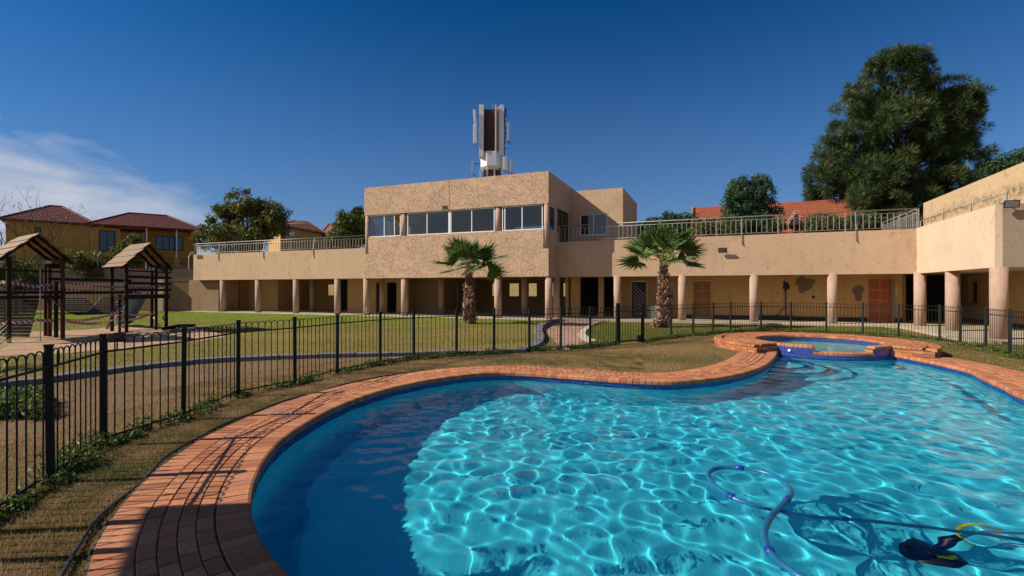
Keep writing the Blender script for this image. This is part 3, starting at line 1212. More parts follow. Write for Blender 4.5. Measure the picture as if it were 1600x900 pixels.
A_ = [a for a in np.linspace(WA1 - 2 * PI, WA0, 80)]
sw_pts = [spt(a, SR_IN + .008) for a in A_] + [spt(a, SR_F - .31) for a in np.linspace(WA0, WA1, 14)]
_g = np.arange(-2.4, 2.4, .05)
_X, _Y = np.meshgrid(_g + SC[0], _g + SC[1])
_Z = waves(_X, _Y, 9, .0016) + SWZ - .012
_n = len(_g)
_I = np.arange((_n - 1) * (_n - 1))
_a = (_I // (_n - 1)) * _n + _I % (_n - 1)
_F = np.stack([_a, _a + 1, _a + _n + 1, _a + _n], -1)
_c = np.c_[_X.ravel()[_a] + .025, _Y.ravel()[_a] + .025]
_r = np.hypot(_c[:, 0] - SC[0], _c[:, 1] - SC[1])
_th = np.mod(np.arctan2(_c[:, 1] - SC[1], _c[:, 0] - SC[0]), 2 * PI)
_k = _r < SR_IN + .05
_F = _F[_k]
_u = np.unique(_F)
_m = np.full(_n * _n, -1)
_m[_u] = np.arange(len(_u))
sw = np_obj('spa_water', np.c_[_X.ravel(), _Y.ravel(), _Z.ravel()][_u], _m[_F], M['water'], smooth=True)
adopt(sw, spa)
sw.cycles.is_caustics_caster = True
for o in COL.objects:
    if o.parent is spa and o.type == 'MESH': o.cycles.is_caustics_receiver = True
# bricks on top
def place_ring(r, pitch, a0, a1, z, along):
    out = []
    n = max(1, int(round((a1 - a0) * r / pitch)))
    for k in range(n):
        a = a0 + (a1 - a0) * (k + .5) / n
        x, y = spt(a, r)
        out.append((x, y, z, a + (PI / 2 if along else 0)))
    return out


spb_h = brick_mesh('spa_coping_brick', .226, .102, .075, M['brick_old'], nose=True)
spb_s = brick_mesh('spa_top_brick', .214, .103, .06, M['brick_old'])
it = []
for x, y, z, r in place_ring(SR_IN + .10, .110, SA1 - 2 * PI, SA0, SZ, False): it.append((x, y, z, r + PI))     # nose to the spa water
for x, y, z, r in place_ring((SR_IN + SR_F) / 2 + .012, .110, SA0, WA0, SZ, False): it.append((x, y, z, r))
for x, y, z, r in place_ring((SR_IN + SR_F) / 2 + .012, .110, WA1, SA1, SZ, False): it.append((x, y, z, r))
for x, y, z, r in place_ring((SR_IN + SR_F) / 2 + .012, .110, WA0, WA1, SWZ, False): it.append((x, y, z, r))
for x, y, z, r in place_ring(SR_OUT - .10, .110, SA1 - 2 * PI, SA0, SZ - .004, False): it.append((x, y, z, r))
lay('spa_coping_brick', spb_h, it, spa, 290)
it = []
r = SR_IN + .10 + .119 + .054
while r < SR_OUT - .10 - .15:
    it += place_ring(r, .225, SA1 - 2 * PI, SA0, SZ - .003, True)
    if r < SR_F - .10 - .15:
        it += place_ring(r, .225, SA0, WA0, SZ - .003, True) + place_ring(r, .225, WA1, SA1, SZ - .003, True)
    r += .1135
lay('spa_top_brick', spb_s, it, spa, 290)
# courses of the outer face
fb = MB().box(-.108, .108, -.05, .0, 0, .066).mesh('face_brick', M['brick_old'])
for row in range(3):
    z = SZ - .079 - (row + 1) * .075
    for x, y, zz, r in place_ring(SR_OUT - .01, .226, SA1 - 2 * PI + (row % 2) * .042, SA0, z, True):
        if y > SC[1] + 1.2: continue
        inst('face_brick', fb, (x, y, z), (0, 0, r - PI), spa)
# brick ends either side of the weir and at the shoulders
eb = MB().box(0, .226, -.05, .05, 0, .066).mesh('end_brick', M['brick_old'])
for (a, r0) in ((WA0, SR_IN + .012), (WA1, SR_IN + .012), (SA0, SR_F), (SA1, SR_F), (SA0, SR_F + .23), (SA1, SR_F + .23), (SA0, SR_F + .46), (SA1, SR_F + .46), (SA0, SR_F + .69), (SA1, SR_F + .69)):
    for row in range(3 if a in (SA0, SA1) else 2):
        z = SZ - .079 - (row + 1) * .075 + (0 if a in (SA0, SA1) else 0)
        x, y = spt(a, r0)
        inst('end_brick', eb, (x, y, z), (0, 0, a), spa)
# white return fitting in the tiles
x, y = spt(R(219), SR_F + .0)
MB().tube([(x, y, .06), (x + .03 * math.cos(R(219)), y + .03 * math.sin(R(219)), .06)], .035, 12).build('return_fitting', M['white_paint'], spa)

# ------------------------------------------------------------------ hose floating on the water
H_img = [(1262, 900), (1235.6, 884.5), (1211.6, 865.6), (1197.8, 845), (1194.4, 824), (1204.7, 800), (1225, 779.7), (1235.6, 764), (1230.5, 752), (1211.6, 738),
         (1184, 729), (1153, 724.7), (1122, 724.7), (1107, 733), (1112, 747), (1132.5, 764), (1153, 774.5)]
hp = [(*G(x, y, WZ + .012), WZ + .006) for x, y in H_img]
hp = [(2.45, 2.45, WZ), (2.15, 2.75, WZ)] + hp
sub = [(1201, 791.7, .03), (1263, 805.5, .07), (1325, 813, .10), (1411, 824, .12), (1497, 836, .13), (1600, 852, .14)]
hp += [(*G(x, y, WZ - d * .8), WZ - d) for x, y, d in sub]
hp += [(5.0, 3.0, WZ - .16), (6.1, 3.0, WZ - .1), (6.9, 3.4, WZ - .05)]
HP = catmull(hp, .035)
hose = thing('pool_cleaner_hose', 'blue suction hose of the pool cleaner floating in a loop', 'hose', (hp[6][0], hp[6][1], WZ))
rad = [.0245 + .0012 * (k % 2) for k in range(len(HP))]
o = MB().tube(HP, rad, 12).build('hose_tube', M['hose'], hose, smooth=True)
for px, py in ((1156, 725.5), (1228, 777), (1205, 858), (1144, 771), (1340, 815)):
    g_ = np.array(G(px, py, WZ))
    k = int(np.argmin(np.hypot(HP[:, 0] - g_[0], HP[:, 1] - g_[1])))
    seg = HP[max(0, k - 1):k + 2]
    MB().tube(seg, .030, 14).build('hose_cuff', M['cuff'], hose, smooth=True)
    MB().tube([seg[0] * .6 + seg[1] * .4, seg[1] * .6 + seg[0] * .4], .032, 14).build('hose_cuff', M['cuff'], hose, smooth=True)

# cleaner on the pool floor
cx_, cy_ = 3.55, 4.22
fz = DEPTH
cl = thing('pool_cleaner', 'navy and yellow suction pool cleaner on the pool floor', 'pool cleaner', (cx_, cy_, fz))
disc = MB()
NP = 36
prof = [(.03, .10), (.08, .085), (.16, .05), (.215, .02), (.23, .004)]
for j, (r_, z_) in enumerate(prof):
    for k in range(NP):
        a = 2 * PI * k / NP
        disc.v.append((cx_ + r_ * math.cos(a), cy_ + r_ * math.sin(a), fz + z_ + (.012 if k % 2 else 0) * (r_ / .23)))
for j in range(len(prof) - 1):
    for k in range(NP):
        disc.f.append((j * NP + k, (j + 1) * NP + k, (j + 1) * NP + (k + 1) % NP, j * NP + (k + 1) % NP))
disc.build('skirt', M['navy_plastic'], cl, smooth=True)
MB().tube([(cx_, cy_, fz + .07), (cx_ + .02, cy_, fz + .15), (cx_ + .12, cy_ - .01, fz + .26), (cx_ + .22, cy_ - .02, fz + .33)], [.05, .055, .045, .03], 16).build('body', M['navy_plastic'], cl, smooth=True)
MB().tube([(cx_ - .10, cy_ - .13, fz + .11), (cx_ - .02, cy_ - .17, fz + .14), (cx_ + .07, cy_ - .16, fz + .16)], [.018, .026, .018], 10).build('fin', M['yellow_plastic'], cl, smooth=True)
ringp = [(cx_ + .40 + .19 * math.cos(a), cy_ - .02 + .05 * math.sin(a), fz + .36 + .19 * math.sin(a)) for a in np.linspace(.1, PI * 1.35, 22)]
MB().tube(ringp, .020, 8).build('bumper_ring', M['yellow_plastic'], cl, smooth=True)
MB().tube([(cx_ + .22, cy_ - .02, fz + .33), (cx_ + .42, cy_ - .02, fz + .42), (cx_ + .7, cy_ - .1, fz + .46), (cx_ + 1.4, cy_ - .5, fz + .8), (cx_ + 2.4, cy_ - 1.0, WZ - .25)], .019, 10).build('leader_hose', M['hose'], cl, smooth=True)
for o in COL.objects:
    if o.type == 'MESH' and (o.parent in (cl, hose)): o.cycles.is_caustics_receiver = True

# ------------------------------------------------------------------ pool fence
fence = thing('pool_fence', 'black steel bow top fence enclosing the swimming pool', 'fence', (-4.06, 4.4, 0))
posts_img = [(79.5, 748), (163, 690), (286.5, 650), (372, 613.5), (460.8, 595.8), (526.8, 578), (594, 564.5), (646.6, 556), (713, 550.5), (771.7, 547),
             (827, 543.5), (876, 540), (922, 537.5), (965.7, 532.5)]
posts2_img = [(1004, 529), (1049, 522.5), (1083, 519), (1114, 516), (1141.5, 513.5), (1189, 512), (1236, 512.3), (1291, 515), (1348, 517.5), (1404, 521.5), (1468, 527.5),
              (1500, 533), (1540, 541.5), (1578, 551.5)]
left_posts = [(-2.5, .2), (-2.95, 1.3), (-3.3, 2.35), (-3.62, 3.12), (-3.80, 3.52)] + [G(x, y, GZ) for x, y in posts_img]
right_posts = [G(x, y, GZ) for x, y in posts2_img]
a, b = np.array(right_posts[-2]), np.array(right_posts[-1])
right_posts += [tuple(b + (b - a) * 1.0 + np.array([-.1, -.25])), tuple(b + (b - a) * 2 + np.array([-.4, -.9]))]
FH = 1.2
post_me = MB().box(-.028, .028, -.028, .028, -.05, FH + .02).box(-.034, .034, -.034, .034, FH + .02, FH + .035).mesh('post', M['black_steel'])
big_me = MB().box(-.052, .052, -.052, .052, -.05, 1.28).box(-.058, .058, -.058, .058, 1.28, 1.30).mesh('post', M['black_steel'])
for k, (x, y) in enumerate(left_posts[:-1] + right_posts[1:]):
    ang = rnd.uniform(-.02, .02)
    inst('post', post_me, (x, y, GZ), (rnd.gauss(0, .006), rnd.gauss(0, .006), ang + .6), fence)
inst('post', big_me, (*left_posts[-1], GZ), (0, 0, .1), fence)
inst('post', big_me, (*right_posts[0], GZ), (0, 0, .1), fence, (.75, .75, .97))


def hoop_mesh(name, pitch, mat):
    """one bar that bends over in a bow to the next bar"""
    r = pitch / 2
    z1 = FH - r - .01
    pts = [(0, 0, .02), (0, 0, z1 * .5), (0, 0, z1)] + [(r - r * math.cos(a), 0, z1 + r * math.sin(a)) for a in np.linspace(0, PI, 8)[1:]] + [(pitch, 0, z1 - .10)]
    return MB().tube(pts, .0068, 5).mesh(name, mat)


hoop = hoop_mesh('bow_bar', .1, M['black_steel'])


def panel(p0, p1, parent, allb):
    p0, p1 = np.array(p0), np.array(p1)
    L_ = np.linalg.norm(p1 - p0)
    ang = math.atan2(*(p1 - p0)[::-1])
    n = max(3, int(round(L_ / .118)))
    for k in range(n):
        q = p0 + (p1 - p0) * ((k + .02) / n if k else .25 / n)
        allb.append((q[0], q[1], ang, L_ / n / .1))
    for z, h in ((.085, .022), (1.035, .022)):
        a_, b_ = (*(p0), GZ + z), (*(p1), GZ + z)
        MB().beam(a_, b_, .012, h).build('rail', M['black_steel'], parent)


bars = []
for chain in (left_posts, right_posts):
    for k in range(len(chain) - 1): panel(chain[k], chain[k + 1], fence, bars)
bars.sort(key=lambda q: (q[0] ** 2 + q[1] ** 2) if abs(q[0]) < 1.06 * q[1] else 1e4)
for x, y, ang, sx in bars[:295]:
    inst('bow_bar', hoop, (x, y, GZ), (0, 0, ang), fence, (sx, 1, 1))
rest = np.array(bars[295:])
if len(rest):
    tv = np.array([v.co[:] for v in hoop.vertices])
    tris = []
    for p in hoop.polygons:
        f = p.vertices[:]
        for q in range(1, len(f) - 1): tris.append((f[0], f[q], f[q + 1]))
    Mr = rotz(rest[:, 2])
    Mr = Mr * np.stack([rest[:, 3], np.ones(len(rest)), np.ones(len(rest))], -1)[:, None, :]
    V, Fa = spread(tv, tris, Mr, np.c_[rest[:, :2], np.full(len(rest), GZ)])
    np_obj('bow_bar', V, Fa, M['black_steel'], parent=fence, kind='stuff')

# the gate
g0, g1 = np.array(left_posts[-1]), np.array(right_posts[0])
gate = thing('pool_gate', 'black bow top gate with a lock box beside the thick fence post', 'gate', (*g0, 0))
gd = (g1 - g0) / np.linalg.norm(g1 - g0)
ga, gb = g0 + gd * .085, g1 - gd * .06
gl_ = np.linalg.norm(gb - ga)
gang = math.atan2(gd[1], gd[0])
for z in (.06, 1.02): MB().beam((*ga, z), (*gb, z), .02, .028).build('rail', M['black_steel'], gate)
for p in (ga, gb): MB().beam((*p, .03), (*p, 1.12), .03, .03, (0, 1, 0)).build('stile', M['black_steel'], gate)
nb = int(gl_ / .118)
for k in range(nb):
    q = ga + (gb - ga) * (k / nb)
    inst('bow_bar', hoop, (*q, GZ), (0, 0, gang), gate, (gl_ / nb / .1, 1, 1))
q = gb - gd * .10
MB().beam((*(q - gd * .09), .12), (*(q + gd * .09), .12), .06, .22).build('lock_box', M['black_steel'], gate)
MB().beam((*(gb - gd * .02), .95), (*(gb + gd * .06), .95), .05, .12).build('latch', M['black_steel'], gate)

# ================================================================== THE CLUBHOUSE
club = thing('clubhouse', 'long sand coloured clubhouse with crackled upper storey and round columns', 'building', tuple(B(0, 0)))
ZU, ZP = 2.45, 4.50                 # underside of the floor slab, top of the parapets
S_L, S_B0 = -28.6, -12.45           # left end, left corner of the tall block
T_R = 1.75                          # face of the right wing
S_R = S(1432.5, T_R)                # inner corner on the right
T_E = T(1554.5, S_R)                # how far the return wing comes forward


def wall(name, mat, axis, fix, th, a0, a1, z0, z1, holes=(), parent=club, bevel=0, label=None, kind=None):
    """a wall with real openings. axis 's': runs along s at t=fix..fix+th; axis 't': runs along t at s=fix..fix+th"""
    mb = MB()
    xs_ = sorted(set([a0, a1] + [h[0] for h in holes] + [h[1] for h in holes]))
    for i in range(len(xs_) - 1):
        xa, xb = xs_[i], xs_[i + 1]
        if xb <= a0 or xa >= a1: continue
        hs_ = sorted([(h[2], h[3]) for h in holes if h[0] < xb - 1e-6 and h[1] > xa + 1e-6])
        z = z0
        for (h0, h1) in hs_ + [(z1, z1)]:
            if h0 > z + 1e-4:
                if axis == 's': mb.bb(xa, xb, fix, fix + th, z, h0)
                else: mb.bb(fix, fix + th, xa, xb, z, h0)
            z = max(z, h1)
    return mb.build(name, mat, parent, label=label, kind=kind, bevel=bevel)


def window(a0, a1, z0, z1, t, panes, axis='s', parent=club, fw=.055, name='window', gaps=(), mat='white_metal', glass='glass'):
    """frame with its mullions at the fractions in panes; each pane is a sub-part"""
    fr = MB()
    d = .035

    def bar(x0, x1, y0, y1, dd=0):
        if axis == 's': fr.bb(x0, x1, t - dd, t + d + dd, y0, y1)
        else: fr.bb(t - dd, t + d + dd, x0, x1, y0, y1)
    bar(a0, a1, z0, z0 + fw)
    bar(a0, a1, z1 - fw, z1)
    bar(a0, a0 + fw, z0 + fw, z1 - fw)
    bar(a1 - fw, a1, z0 + fw, z1 - fw)
    cuts = [a0 + fw / 2] + [a0 + (a1 - a0) * f for f in panes] + [a1 - fw / 2]
    for c_ in cuts[1:-1]: bar(c_ - fw * .5, c_ + fw * .5, z0 + fw, z1 - fw, .004)
    f = fr.build(name, M[mat], parent)
    for k in range(len(cuts) - 1):
        if k in gaps: continue
        p = MB()
        x0, x1 = cuts[k] + fw * .5, cuts[k + 1] - fw * .5
        if axis == 's': p.bb(x0, x1, t + .012, t + .018, z0 + fw, z1 - fw)
        else: p.bb(t + .012, t + .018, x0, x1, z0 + fw, z1 - fw)
        p.build('pane', M[glass], f)
    return f


ZS, ZH = 5.08, 6.47                 # sill and head of the upper windows
D_B = 4.7
# crackled fascias of the block (front, with notched corners for the columns)
nc = .30
mb = MB()
mb.bb(S_B0 + nc, -nc, 0, .22, ZU, ZS)
mb.bb(S_B0, S_B0 + nc, 0, .22, ZU, 4.0)
mb.bb(-nc, 0, 0, .22, ZU, 4.0)
mb.build('lower_fascia', M['stucco_crack'], club)
MB().bb(S_B0, 0, 0, .22, ZH + .03, 8.28).build('upper_fascia', M['stucco_crack'], club)
# expansion joint and downpipe trace in the upper fascia
sj = S(702, 0)
MB().bb(sj - .012, sj + .012, -.004, .01, ZH + .03, 8.2).build('joint', M['plinth'], club)
# sides and back of the block
wall('side_wall', M['stucco'], 't', -.22, .22, .22, D_B + 6, ZH + .03, 8.28)
wall('side_wall', M['stucco'], 't', -.22, .22, .30, 2.0, ZU, ZS)
wall('side_wall', M['stucco'], 't', S_B0, .22, .22, 9, ZH + .03, 8.28)
wall('side_wall', M['stucco'], 't', S_B0, .22, .30, 9, ZU, ZS)
wall('side_wall', M['stucco'], 't', S_B0, .22, 2.6, 9, ZS, ZH + .03, [(3.2, 5.0, ZS + .1, ZH)])
wall('back_wall', M['stucco'], 's', 8.78, .22, S_B0 + .22, -.22, ZU, 8.28, [(-11, -9, ZS, ZH), (-5.5, -2.5, ZS, ZH)])
MB().bb(S_B0 + .22, -.22, .22, 8.78, ZH + .25, ZH + .45).build('ceiling', M['soffit'], club)
MB().bb(S_B0 + .22, -.22, .22, 8.78, 3.3, 3.5).build('upper_floor', M['soffit'], club)
MB().bb(S_B0 + .22, -.22, .22, 8.78, 7.9, 8.0).build('roof_slab', M['concrete'], club)
wall('inner_partition', M['inner_brown'], 't', S(704, 0), .15, .25, 8.7, 3.5, ZH + .25)
wall('inner_partition', M['white_paint'], 't', S(636, 0) - .3, .15, 2.4, 8.7, 3.5, ZH + .25)
# a leaning board and a roller seen inside the open corner of the room
MB().beam(B(S(622, .6), .9, 4.6), B(S(617, .6), .5, 6.2), .03, .5).build('leaning_board', M['white_paint'], club)
# upper columns
def column(s, t, z0, z1, r, parent=club, name='column', n=24):
    p = B(s, t)
    return MB().cyl(p.x, p.y, z0, z1, r, n=n).build(name, M['pebble'], parent, smooth=False)


def smooth_by_angle(o, ang=40):
    me = o.data
    me.polygons.foreach_set('use_smooth', [len(p.vertices) == 4 for p in me.polygons])


for s_, z0 in ((S_B0 + .15, 4.0), (-.15, 4.0), (S(631.3, .2), ZS), (S(778.5, .2), ZS)):
    smooth_by_angle(column(s_, .16 if z0 == 4.0 else .22, z0, ZH + .03, .155 if z0 == 4.0 else .175, name='upper_column'))
# front windows
window(S(575.5, .1), S(626, .1), ZS + .005, ZH + .02, .10, [.50, .81], gaps=(2,))
window(S(636.5, .1), S(701.8, .1), ZS + .005, ZH + .02, .10, [.48])
window(S(704, .1), S(772.8, .1), ZS + .005, ZH + .02, .10, [.49])
window(S(784.5, .1), S(848, .1), ZS + .005, ZH + .02, .10, [.07, .50])
# mullion post between the middle pair
MB().bb(S(701.8, .1) + .002, S(704, .1) - .002, .09, .16, ZS + .005, ZH + .02).build('mullion', M['white_metal'], club)
# side: narrow window, solid, dark glazed terrace door
window(.34, 1.45, ZS + .002, ZH + .02, -.10, [], axis='t')
wall('side_pier', M['stucco'], 't', -.2, .18, 1.46, 1.75, ZS, ZH + .03)
window(1.77, 4.3, 3.55, ZH + .02, -.12, [.36, .70], axis='t', name='terrace_door', mat='frame_dark')
wall('side_pier', M['stucco'], 't', -.2, .18, 4.31, 4.7, 3.5, ZH + .03)

# second block behind, to the right
S2 = 3.3
wall('rear_block_front', M['stucco'], 's', D_B, .22, -.0, S2, 3.5, 8.0, [(S(906, D_B), S(948.5, D_B), 5.15, 6.48)])
wall('rear_block_side', M['stucco'], 't', S2 - .22, .22, D_B + .22, D_B + 6.2, 3.5, 8.0)
MB().bb(0, S2 - .22, D_B + .22, D_B + 6.2, 7.7, 7.85).build('roof_slab', M['concrete'], club)
MB().bb(0, S2 - .22, D_B + 3, D_B + 3.1, 3.5, 7.7).build('inner_partition', M['inner_brown'], club)
window(S(906, D_B), S(948.5, D_B), 5.15, 6.48, D_B + .06, [.50])
MB().bb(S(905, D_B), S(949.5, D_B), D_B - .03, D_B + .05, 5.07, 5.147).build('sill', M['stucco_pale'], club)

# left wing
wall('left_parapet', M['stucco'], 's', .12, .2, S_L, S_B0 - .004, ZU, ZP - .08)
wall('left_parapet_return', M['stucco'], 't', S_L, .2, .322, 7, ZU, ZP - .08)
# right wing: long face, bright return, end face
wall('right_parapet', M['stucco'], 's', T_R, .2, .004, S_R, ZU, ZP)
wall('return_parapet', M['stucco_pale'], 't', S_R, .2, T_E, T_R + .2, ZU, ZP + .03)  # sun-facing side: its brightness put into a paler stucco
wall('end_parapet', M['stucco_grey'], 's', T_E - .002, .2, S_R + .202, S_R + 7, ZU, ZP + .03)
# slabs (terraces above, soffits below)
MB().bb(S_L + .2, S_B0 - .01, .33, 9.6, ZU + .05, 3.3).build('left_floor_slab', M['soffit'], club)
MB().bb(S_B0 + .01, -.01, .23, 12, ZU + .05, 3.295).build('block_floor_slab', M['soffit'], club)
MB().bb(.01, S_R + .2, T_R + .21, 8.6, ZU + .05, 3.4).build('right_floor_slab', M['soffit'], club)
MB().bb(S_R + .21, S_R + 9, T_E + .2, 12, ZU + .05, 3.4).build('return_floor_slab', M['soffit'], club)
# tall sunlit wall behind the return terrace
wall('tall_wall', M['stucco_worn'], 't', 19.25, .25, -9.5, 7.75, 3.4, 6.5)

# ground floor slab and pavement apron
apron = [B(S_L - .3, -.75), B(S(858, -.75), -.75), B(S(880, .2), .35), B(S(955, 1.2), 1.0), B(S_R - .9, .95), B(S_R - 1.0, T_E - .9), B(S_R + 7, T_E - .9), B(S_R + 7, 12), B(S_L - .3, 12)]
MB().prism([(p.x, p.y) for p in apron], -.15, .075).build('floor_apron', M['concrete'], club)

# columns below
FZ = .07
row = [(px, .33, .205) for px in (348.5, 403.5, 462.7, 527.4)]
row += [(573, .25, .21), (632, .25, .21), (778, .25, .21), (857.5, .25, .205)]
row += [(964.5, T_R + .15, .21), (1066, T_R + .15, .21), (1178, T_R + .15, .21), (1300.5, T_R + .15, .215), (1437.5, T_R - .1, .23)]
row += [(488, 3.6, .19), (597, 2.2, .19), (689.5, 3.3, .2), (819.5, 3.3, .2), (869.5, T_R - .1, .2), (713, 7.0, .2)]
for px, t_, r_ in row:
    s_ = S(px, t_)
    smooth_by_angle(column(s_, t_, FZ, ZU + (.05 if t_ > .5 else 0), r_))
for px, s_, r_ in ((1488.5, S_R + .25, .235), (1557, S_R + .15, .235)):
    smooth_by_angle(column(s_, T(px, s_) if px < 1500 else T_E + .12, FZ, ZU, r_))
s_ = S_R + 4.2
smooth_by_angle(column(s_, T_E + .15, FZ, ZU, .235))

# ---- ground floor walls, left wing
def gw(name, mat, axis, fix, a0, a1, holes=(), th=.2): return wall(name, M[mat], axis, fix, th, a0, a1, FZ, ZU + .045, holes)


tb = 3.2
gw('ground_wall', 'brown_wall', 's', .6, S_L - 4, S(345, .6) - .25)
gw('ground_wall', 'inner_brown', 't', S(345, .6) - .46, .81, tb)  # end wall added to keep the sun off the wall behind
gw('ground_wall', 'inner_wall', 's', tb, S(345, .6) - .46, S(434, tb), [(S(359.5, tb), S(370.5, tb), FZ, 2.2)])
gw('ground_wall', 'inner_wall', 't', S(434, tb) - .2, tb + .2, 6.8)
gw('ground_wall', 'inner_wall', 's', 6.8, S(434, tb), S(535, 6.8), [(S(510.5, 6.8), S(521.5, 6.8), 1.25, 2.15)])
gw('ground_wall', 'inner_wall', 's', 3.0, S(543, 3.0), S(587, 3.0))
gw('ground_wall', 'inner_wall', 's', 3.0, S(595, 3.0), S(603, 3.0))
gw('ground_wall', 'inner_wall', 's', 3.0, S(619.5, 3.0), S(637, 3.0))
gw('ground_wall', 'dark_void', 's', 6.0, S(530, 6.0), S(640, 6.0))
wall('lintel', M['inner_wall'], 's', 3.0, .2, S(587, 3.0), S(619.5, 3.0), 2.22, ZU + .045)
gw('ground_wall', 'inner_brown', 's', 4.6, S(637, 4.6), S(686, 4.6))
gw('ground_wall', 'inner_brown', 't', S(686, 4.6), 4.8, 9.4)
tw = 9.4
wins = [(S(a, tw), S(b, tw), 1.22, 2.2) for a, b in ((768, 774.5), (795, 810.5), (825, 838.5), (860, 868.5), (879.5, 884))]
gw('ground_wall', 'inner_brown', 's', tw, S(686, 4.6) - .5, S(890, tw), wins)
# under the second block and on to the right
gw('pier', 'inner_wall', 't', S(887, 3.6) - .1, 3.4, 6.6)
gw('ground_wall', 'inner_wall', 's', 3.4, S(892, 3.4), S(906, 3.4))
gw('ground_wall', 'dark_void', 's', 7.4, S(892, 7.4), S(985, 7.4))
gw('pier', 'inner_wall', 's', 3.4, S(935, 3.4), S(943, 3.4))
tr_ = 3.9
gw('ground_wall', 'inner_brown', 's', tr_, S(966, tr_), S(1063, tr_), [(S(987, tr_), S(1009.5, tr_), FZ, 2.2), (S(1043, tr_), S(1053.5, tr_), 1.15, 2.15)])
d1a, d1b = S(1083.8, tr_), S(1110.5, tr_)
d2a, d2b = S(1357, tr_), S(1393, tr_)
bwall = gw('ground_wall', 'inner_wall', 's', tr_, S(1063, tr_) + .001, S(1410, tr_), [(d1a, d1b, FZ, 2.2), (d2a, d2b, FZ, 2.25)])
wall('plinth', M['plinth'], 's', tr_ - .012, .01, S(1063, tr_), d1a - .05, FZ, .30)
wall('plinth', M['plinth'], 's', tr_ - .012, .01, d1b + .05, d2a - .05, FZ, .30)
wall('plinth', M['plinth'], 's', tr_ - .012, .01, d2b + .05, S(1410, tr_), FZ, .30)
# dark passage past the red door, then the wall along the return wing
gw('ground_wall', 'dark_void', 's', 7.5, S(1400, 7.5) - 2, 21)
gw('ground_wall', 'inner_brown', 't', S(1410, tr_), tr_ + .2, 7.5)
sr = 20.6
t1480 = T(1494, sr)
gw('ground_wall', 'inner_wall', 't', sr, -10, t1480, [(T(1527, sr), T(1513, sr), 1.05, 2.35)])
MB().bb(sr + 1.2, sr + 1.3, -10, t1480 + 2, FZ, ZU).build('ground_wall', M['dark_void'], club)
# louvres above the opening
for k in range(5):
    a = T(1527, sr) - .1 + k * .22
    MB().bb(sr - .05, sr - .02, a, a + .05, 2.1, 2.44).build('louvre', M['stucco_pale'], club)
# hand rail inside the open corner room, end wall at the far right, sun screen
wall('plinth', M['plinth'], 't', sr - .014, .012, -10, t1480, FZ, .25)

# doors
def panel_door(a0, a1, z1, t, mat, rows, parent=club, cols=2):
    d_ = MB().bb(a0 + .06, a1 - .06, t + .05, t + .09, FZ + .01, z1 - .05).build('door', M[mat + '_edge'], parent)
    w = (a1 - a0 - .12)
    h = z1 - .06 - FZ
    for r in range(rows):
        for c_ in range(cols):
            x0 = a0 + .06 + w * (c_ + .12) / cols
            x1 = a0 + .06 + w * (c_ + .90) / cols
            z0 = FZ + .08 + h * (r + .08) / rows * .97
            z2 = FZ + .08 + h * (r + .86) / rows * .97
            MB().bb(x0, x1, t + .032, t + .049, z0, z2).build('door_panel', M[mat], d_, bevel=.012)
    MB().tube([B(a1 - .14, t + .01, 1.08), B(a1 - .26, t + .01, 1.08)], .012, 8).build('handle', M['galv'], d_)
    f = MB()
    f.bb(a0 + .002, a0 + .058, t - .015, t + .12, FZ + .005, z1 - .002)
    f.bb(a1 - .058, a1 - .002, t - .015, t + .12, FZ + .005, z1 - .002)
    f.bb(a0 + .058, a1 - .058, t - .015, t + .12, z1 - .048, z1 - .002)
    f.build('door_frame', M[mat], parent)
    return d_


panel_door(d1a, d1b, 2.2, tr_, 'door_brown', 4)['label'] = 'brown panelled wooden door behind the second palm'
panel_door(d2a, d2b, 2.25, tr_, 'door_red', 4)['label'] = 'red brown panelled wooden door on the right'
MB().bb(d1a - .03, d1b + .03, tr_ - .03, tr_ - .001, 2.2, 2.27).build('door_lintel', M['stucco_pale'], club)
MB().bb(d2a - .05, d2b + .12, tr_ - .03, tr_ - .001, 2.25, 2.32).build('door_lintel', M['inner_wall'], club)
MB().bb(d2b + .002, d2b + .14, tr_ - .04, tr_ - .001, FZ, 2.24).build('door_jamb', M['stucco_grey'], club)
# slatted security gate
a, b = S(987, tr_), S(1009.5, tr_)
sg = MB().bb(a + .01, b - .01, tr_ + .12, tr_ + .16, FZ, 2.19).build('slatted_door', M['frame_dark'], club)
for k in range(9):
    z = .2 + k * .26
    x0, x1 = a + .06, b - .06
    za, zb = 2.1 - k * .22, 2.1 - k * .22 - .75
    if zb < .15: x1 = x0 + (x1 - x0) * (za - .15) / .75; zb = .15
    if za > .2: MB().beam(B(x0, tr_ + .1, za), B(x1, tr_ + .1, zb), .02, .035).build('slat', M['galv'], sg)
fr = MB()
fr.bb(a - .08, a, tr_ - .02, tr_ - .001, FZ, 2.27).bb(b, b + .08, tr_ - .02, tr_ - .001, FZ, 2.27).bb(a, b, tr_ - .02, tr_ - .001, 2.2, 2.27)
fr.build('door_frame', M['inner_wall'], club)
# small window right of the second palm
a, b = S(1043, tr_), S(1053.5, tr_)
window(a, b, 1.15, 2.15, tr_ + .05, [], name='small_window', mat='inner_wall', fw=.07, glass='dark_glass')
# doors of the left wing
a, b = S(359.5, tb), S(370.5, tb)
MB().bb(a, b, tb + .06, tb + .1, FZ, 2.19).build('door', M['door_brown'], club, label='dark wooden door at the left end')
MB().bb(a - .12, a - .002, tb - .03, tb - .001, FZ, 2.3).build('door_jamb', M['stucco_pale'], club)

